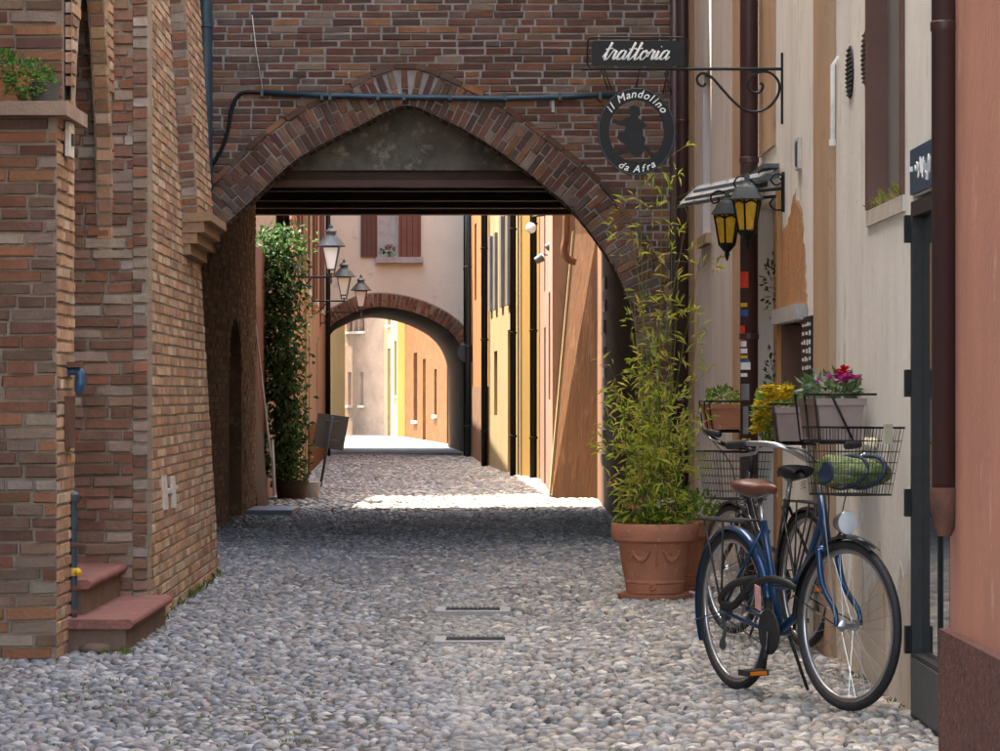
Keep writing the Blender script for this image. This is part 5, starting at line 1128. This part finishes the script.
# ------------------------------------------------------------------ bicycles
def bicycle(t, W_, steer, main, wb=1.03, r=.345, front_basket=True, rack=True, saddle_m='leather', headlight=True, tail=False):
    X = W_                                         # local frame: x forward from the rear axle, y left, z up
    hb, ht = Vector((.885, 0, .66)), Vector((.84, 0, .86)); axis = (ht-hb).normalized()
    Sx = X@(Matrix.Translation(hb)@Matrix.Rotation(steer, 4, axis)@Matrix.Translation(-hb))
    def mk(): return MB(X)
    def mks(): return MB(Sx)
    def wheel(Xw, x):
        Xa = Xw@Matrix.Translation((x, 0, r))@Matrix.Rotation(R(90), 4, 'X')
        rt = .019; mb = MB(Xa); n = 48
        mb.tube([(math.cos(2*math.pi*k/n)*(r-rt), math.sin(2*math.pi*k/n)*(r-rt), 0) for k in range(n)], rt, 10, closed=True); wo = mb.build('wheel', 'rubber', t, True)
        mb = MB(Xa); rr = r-.042; prof = [(rr-.008, -.008), (rr+.008, -.013), (rr+.010, .0), (rr+.008, .013), (rr-.008, .008), (rr-.012, 0), (rr-.008, -.008)]; mb.lathe(prof, 48, cap=False); mb.build('rim', 'chrome', wo, True)
        mb = MB(Xa); mb.lathe([(.006, -.06), (.012, -.05), (.024, -.034), (.024, -.030), (.014, -.026), (.014, .026), (.024, .03), (.024, .034), (.012, .05), (.006, .06)], 14); mb.build('hub', 'chrome', wo, 'auto')
        mb = MB(Xa); ns = 32
        for k in range(ns):
            a = 2*math.pi*k/ns; sd = .03 if k % 2 else -.03; b = a+(.42 if (k//2) % 2 else -.42)
            mb.tube([(.022*math.cos(b*1.0+a*.0), .022*math.sin(b), sd), ((rr-.01)*math.cos(a), (rr-.01)*math.sin(a), sd*.1)], .0012, 4)
        mb.build('spokes', 'chrome', wo)
        return wo
    def guard(Xw, x, a0, a1, m):
        mb = MB(Xw); rg0 = r+.018; n = 22; vs = []; fs = []; prof = [(-.028, -.012), (-.02, .0), (0, .006), (.02, .0), (.028, -.012)]
        for k in range(n+1):
            a = R(a0+(a1-a0)*k/n)
            for wy, dr_ in prof: vs.append((x+(rg0+dr_)*math.cos(a), wy, r+(rg0+dr_)*math.sin(a)))
        for k in range(n):
            for j in range(4): fs.append((k*5+j, (k+1)*5+j, (k+1)*5+j+1, k*5+j+1))
        mb.add(vs, fs)
        mb.tube([(x+rg0*math.cos(R(a1-15)), .028, r+rg0*math.sin(R(a1-15))), (x, .06, r)], .003, 5); mb.tube([(x+rg0*math.cos(R(a1-15)), -.028, r+rg0*math.sin(R(a1-15))), (x, -.06, r)], .003, 5)
        return mb.build('mudguard', m, t, True)
    fw = wheel(Sx, wb); rw = wheel(X, 0)
    bbp = Vector((.44, 0, .285))
    mb = mk(); s3 = lambda *p: smooth_path([Vector(q) for q in p], 7)
    mb.tube([hb-axis*.01, ht+axis*.01], .02, 12)
    mb.tube(s3((.875, 0, .70), (.73, 0, .49), (.60, 0, .37), (.44, 0, .29)), .0185, 12)
    mb.tube(s3((.855, 0, .79), (.70, 0, .585), (.54, 0, .485), (.365, 0, .47)), .0155, 12)
    mb.tube([bbp, (.295, 0, .74)], .0165, 12); mb.tube([bbp+Vector((0, -.04, 0)), bbp+Vector((0, .04, 0))], .023, 12)
    for s_ in (-1, 1):
        mb.tube(s3((.42, s_*.03, .285), (.30, s_*.05, .30), (0, s_*.062, .345)), .010, 8); mb.tube([(.31, s_*.018, .70), (.0, s_*.062, .345)], .008, 8)
    mb.build('frame', main, t, True)
    mb = mks(); fc = hb-axis*.012; ax = Vector((wb, 0, r))
    for s_ in (-1, 1): mb.tube(smooth_path([fc+Vector((0, s_*.045, 0)), fc+Vector((.035, s_*.052, -.14)), ax+Vector((-.012, s_*.058, .06)), ax+Vector((0, s_*.06, 0))], 6), [.0135]*7+[.012]*6+[.010]*6, 8)
    mb.tube([fc+Vector((0, -.05, 0)), fc+Vector((0, .05, 0))], .015, 8); mb.build('fork', main, t, True)
    guard(Sx, wb, 60, 178, main if main != 'blue_metal' else 'black_gloss'); guard(X, 0, 12, 205, main)
    mb = mk(); mb.tube([(.30, 0, .70), (.268, 0, .84)], .0125, 10); mb.build('seat_post', 'chrome', t, True)
    # saddle
    mb = mk(); vs = []; fs = []; prof = [(-.02, .03, -.01), (0, .085, .012), (.05, .095, .012), (.10, .075, .002), (.15, .042, -.006), (.21, .024, -.004), (.26, .018, -.01), (.275, .008, -.02)]
    for (sx_, hw, dz) in prof:
        for k in range(12):
            a = 2*math.pi*k/12; cz = math.sin(a); vs.append((.15+sx_, hw*math.cos(a), .885+dz+(.022*cz if cz > 0 else .045*cz*(hw/.095+.25))))
    n = len(prof)
    for i in range(n-1):
        for k in range(12): fs.append((i*12+k, i*12+(k+1) % 12, (i+1)*12+(k+1) % 12, (i+1)*12+k))
    fs += [tuple(range(12)), tuple(range((n-1)*12, n*12))[::-1]]
    mb.add(vs, fs); sd = mb.build('saddle', saddle_m, t, True)
    mb = mk()
    for s_ in (-.035, .035):
        mb.tube([(.175+.012*math.cos(q*.9)*.9, s_+.014*math.sin(q*.9), .795+.0022*q) for q in range(0, 22)], .0025, 4)
    mb.tube([(.18, .03, .85), (.27, .02, .835), (.38, 0, .865)], .004, 5); mb.tube([(.18, -.03, .85), (.27, -.02, .835), (.38, 0, .865)], .004, 5); mb.build('springs', 'chrome', sd, True)
    # handlebar
    mb = mks(); sm = ht+axis*.12; mb.tube([ht, sm], .0125, 10); mb.tube([sm, sm+Vector((.07, 0, .015))], .013, 10); mb.build('stem', 'chrome' if main == 'blue_metal' else 'black_matt', t, True)
    hbm = 'chrome' if main == 'blue_metal' else 'black_gloss'
    cb_ = sm+Vector((.07, 0, .015)); pts = [(-.27, .30, .075), (-.12, .29, .085), (.0, .235, .075), (.035, .12, .02), (.0, .0, .0)]
    full = [cb_+Vector(q) for q in pts]+[cb_+Vector((q[0], -q[1], q[2])) for q in pts[-2::-1]]
    mb = mks(); mb.tube(smooth_path(full, 6), .0115, 10); hbo = mb.build('handlebar', hbm, t, True)
    for s_ in (-1, 1):
        mb = mks(); a = cb_+Vector((-.28, s_*.30, .074)); b = cb_+Vector((-.15, s_*.294, .085)); mb.tube([a, a.lerp(b, .15), a.lerp(b, .9), b], [.017, .0185, .0165, .019], 10); mb.build('grip', 'black_matt', hbo, True)
        mb = mks(); mb.tube(smooth_path([cb_+Vector((-.09, s_*.285, .075)), cb_+Vector((-.13, s_*.27, .045)), cb_+Vector((-.24, s_*.275, .035))], 4), .0065, 6); mb.build('brake_lever', 'chrome', hbo, True)
        mb = mks(); mb.tube(smooth_path([cb_+Vector((-.07, s_*.27, .075)), cb_+Vector((.09, s_*.17, .05)), cb_+Vector((.07, s_*.05, -.10)), fc+Vector((.03, s_*.03, .02))], 6), .003, 5); mb.build('brake_cable', 'black_matt', hbo, True)
    # drive train on the right (y < 0)
    mb = mk(); mb.lathe([(.001, -.006), (.092, -.006), (.098, 0), (.092, .006), (.001, .006)], 28, Matrix.Translation((.44, -.055, .285))@Matrix.Rotation(R(90), 4, 'X')); cr = mb.build('chain_guard', 'black_matt', t, 'auto')
    mb = mk(); mb.tube([(.44, -.05, .205), (0, -.05, .315)], .004, 4); mb.tube([(.44, -.05, .372), (0, -.05, .385)], .004, 4); mb.build('chain', 'grey_iron', t)
    mb = mk(); mb.lathe([(.001, -.012), (.045, -.012), (.045, .004), (.036, .004), (.036, .014), (.001, .014)], 20, Matrix.Translation((0, -.045, r))@Matrix.Rotation(R(90), 4, 'X')); mb.tube([(.0, -.06, r-.02), (.02, -.06, .26), (-.02, -.06, .19)], .010, 6); mb.lathe([(.001, -.006), (.024, -.006), (.024, .006), (.001, .006)], 12, Matrix.Translation((-.01, -.058, .20))@Matrix.Rotation(R(90), 4, 'X')); mb.build('gears', 'grey_iron', t, 'auto')
    for s_, a in ((-1, -95), (1, 85)):
        e = Vector((.44+.17*math.cos(R(a)), s_*.075, .285+.17*math.sin(R(a)))); mb = mk(); mb.tube([(.44, s_*.062, .285), e], .009, 8); ck = mb.build('crank', 'black_gloss', t, True)
        mb = mk(); mb.box(e.x-.045, e.x+.045, min(e.y, e.y+s_*.10), max(e.y, e.y+s_*.10), e.z-.012, e.z+.012); mb.build('pedal', 'black_matt', ck)
        mb = mk(); mb.box(e.x+.0455, e.x+.049, e.y+s_*.05-.038, e.y+s_*.05+.038, e.z-.008, e.z+.008); mb.build('pedal_reflector', 'orange_reflector', ck); mb = mk(); mb.box(e.x-.049, e.x-.0455, e.y+s_*.05-.038, e.y+s_*.05+.038, e.z-.008, e.z+.008); mb.build('pedal_reflector', 'orange_reflector', ck)
    mb = mk(); mb.tube([(.40, .05, .28), (.36, .16, .02)], .008, 6); mb.build('kickstand', 'black_matt', t, True)
    if rack:
        mb = mk(); mb.tube([(.22, -.05, .735), (-.22, -.065, .735), (-.26, 0, .735), (-.22, .065, .735), (.22, .05, .735)], .006, 6)
        for yy in (-.02, .02): mb.tube([(.2, yy, .737), (-.24, yy, .737)], .004, 5)
        for s_ in (-1, 1):
            mb.tube([(-.16, s_*.063, .735), (0, s_*.065, .36)], .005, 5); mb.tube([(.02, s_*.058, .735), (0, s_*.065, .36)], .005, 5)
        ro = mb.build('rear_rack', 'black_matt', t, True)
        if tail:
            mb = mk(); mb.box(-.30, -.275, -.055, .055, .675, .725); mb.build('reflector', 'reflector', ro); mb = mk(); mb.box(-.274, -.25, -.06, .06, .67, .73); mb.build('reflector_mount', 'black_matt', ro)
            mb = mk(); mb.tube([(-.26, -.07, .735), (-.30, -.075, .735), (-.30, .075, .735), (-.26, .07, .735)], .006, 6); mb.tube([(-.28, .075, .735), (-.06, .07, .38)], .006, 6); mb.build('tail_loop', 'black_matt', ro, True)
    if front_basket:
        mb = mks(); x0, x1, z0_, z1_ = cb_.x+.05, cb_.x+.26, .875, 1.145
        if not headlight: z0_, z1_ = .72, .97; x0 -= .04; x1 -= .02
        def rect(f): 
            e = .03*f; return [Vector((x0-e*.3, -(.125+e), 0)), Vector((x1+e*1.5, -(.125+e), 0)), Vector((x1+e*1.5, .125+e, 0)), Vector((x0-e*.3, .125+e, 0))]
        def lv(f): z = z0_+(z1_-z0_)*f; return [Vector((q.x, q.y, z)) for q in rect(f)]
        for f in (0, .16, .32, .48, .64, .8): mb.tube(lv(f), .0016 if f else .004, 4, closed=True)
        a, b = lv(0), lv(1)
        for i in range(4):
            L = (a[(i+1) % 4]-a[i]).length; nn_ = int(L/.0155)
            for k in range(nn_): f = k/nn_; mb.tube([a[i].lerp(a[(i+1) % 4], f), b[i].lerp(b[(i+1) % 4], f)], .0014, 3)
        for k in range(12): f = k/11; mb.tube([a[0].lerp(a[1], f), a[3].lerp(a[2], f)], .0016, 3)
        bo = mb.build('basket', 'black_matt', t)
        mb = mks(); mb.tube(lv(1), .005, 6, closed=True); mb.build('basket_rim', 'black_gloss', bo)
        mb = mks(); mb.tube([(x0+.05, .1, z0_), ax+Vector((0, .065, .02))], .003, 5) if headlight else None; mb.tube([(x0+.05, -.1, z0_), ax+Vector((0, -.065, .02))], .003, 5); mb.build('basket_stay', 'chrome', bo)
    if headlight:
        mb = mks(); c = hb+Vector((.12, 0, .10)); Xh = Matrix.Translation(c)@Matrix.Rotation(R(90), 4, 'Y'); mb.lathe([(.006, -.055), (.03, -.045), (.045, -.01), (.050, .012), (.048, .018)], 18, Xh); hl_ = mb.build('headlight', 'chrome', t, 'auto')
        mb = mks(); mb.lathe([(.047, .018), (.03, .024), (.001, .026)], 18, Xh, cap=False); mb.build('lens', 'frosted', hl_, True); mb = mks(); mb.tube([c+Vector((-.02, 0, -.03)), hb+Vector((.02, 0, .0))], .006, 6); mb.build('lamp_bracket', 'black_matt', hl_, True)
    return Sx, cb_, mk
def bike_mat(rear, front, lean):
    rear = Vector(rear); front = Vector(front); h = (front-rear).normalized(); a = math.atan2(h.y, h.x)
    return Matrix.Translation(rear)@Matrix.Rotation(a, 4, 'Z')@Matrix.Rotation(R(lean), 4, 'X')
b1 = thing('bicycle', (.99, 14.3, 0), 'metallic blue step through bicycle with brown saddle and front wire basket', 'bicycle')
rr_ = G(737, 692.5); ff_ = G(855, 715.5)
Wb = bike_mat((rr_.x, rr_.y, .012), (ff_.x, ff_.y, .012), 1.5)
S1, cb1, mk1 = bicycle(b1, Wb, R(9), 'blue_metal')
mb = mk1(); mb.box(-.02, .03, -.085, -.075, .40, .48); 
mb = mk1(); mb.hexa([(.36, -.075, .38), (.41, -.075, .37), (.41, -.075, .47), (.36, -.075, .48)], [(.36, -.079, .38), (.41, -.079, .37), (.41, -.079, .47), (.36, -.079, .48)]); mb.build('tag', 'pink_tag', b1)
# heavy chain lock wound round the frame
mb = mk1(); mb.tube(smooth_path([(.30, -.03, .50), (.16, -.08, .47), (.05, -.09, .40), (.10, -.06, .37), (.26, -.05, .46), (.40, -.05, .50), (.52, -.03, .50), (.62, .0, .47)], 6), .017, 8); lk = mb.build('cable_lock', 'black_matt', None, True); tag(lk, 'thick black cable lock wound around the blue bicycle frame', 'lock')
# rolled blanket in the basket
bg_ = thing('rolled_blanket', S1@Vector((cb1.x+.17, 0, .88)), 'green and yellow patterned rolled blanket lying in the bicycle basket', 'blanket')
Xb = S1@Matrix.Translation((cb1.x+.16, -.125, .965))@Matrix.Rotation(R(-90), 4, 'X')@Matrix.Rotation(R(0), 4, 'Y')
mb = MB(Xb); vs = []; fs = []; ns = 26; nr = 16
for i in range(nr):
    f = i/(nr-1); z = -.002+.285*f; base = .072*(1-.30*max(0, f-.55)/.45)*(.9 if i in (0, nr-1) else 1)
    for k in range(ns):
        a = 2*math.pi*k/ns; rr = base*(1+.07*math.sin(a*3+f*4)+.05*math.sin(a*7-f*9)+.04*math.sin(f*31+a)); vs.append((rr*math.cos(a)*1.08, rr*math.sin(a)*.88, z+.012*math.sin(a+1)))
for i in range(nr-1):
    for k in range(ns): fs.append((i*ns+k, i*ns+(k+1) % ns, (i+1)*ns+(k+1) % ns, (i+1)*ns+k))
fs += [tuple(range(ns))[::-1], tuple(range((nr-1)*ns, nr*ns))]
mb.add(vs, fs); mb.build('roll', 'bag_green', bg_, True)
mb = MB(Xb); mb.lathe([(.001, -.008), (.045, -.008), (.052, -.002), (.001, -.001)], 18, Matrix.Diagonal((1.08, .88, 1, 1))); mb.build('end_cap', 'bag_dark', bg_, 'auto')
for zz in (.10, .19):
    mb = MB(Xb); mb.tube([(.074*1.08*math.cos(a), .074*.88*math.sin(a), zz+.05*math.cos(a+.6)) for a in [2*math.pi*i/20 for i in range(20)]], .009, 6, closed=True); mb.build('strap', 'bag_dark', bg_, True)
mb = MB(S1); mb.box(cb1.x+.30, cb1.x+.315, .05, .09, 1.08, 1.16); tag(mb.build('cloth_tag', 'cloth'), 'pale tag clipped on the front basket rim', 'tag')
mb = MB(S1); mb.tube(smooth_path([cb1+Vector((-.10, .27, .09)), cb1+Vector((-.02, .24, .085)), cb1+Vector((.02, .18, .06))], 5), [.022]*5+[.028]*5+[.024], 9); tag(mb.build('grip_wrap', 'cloth', smooth=True), 'cream cloth wrapped on the handlebar behind the basket', 'cloth')
b2 = thing('bicycle', (1.5, 16.7, 0), 'black bicycle facing away behind the blue one with red rear reflector', 'bicycle')
Wb2 = bike_mat((1.53, 16.6, .012), (1.235, 17.59, .012), 2)
bicycle(b2, Wb2, R(6), 'black_gloss', saddle_m='black_matt', headlight=False, tail=True)
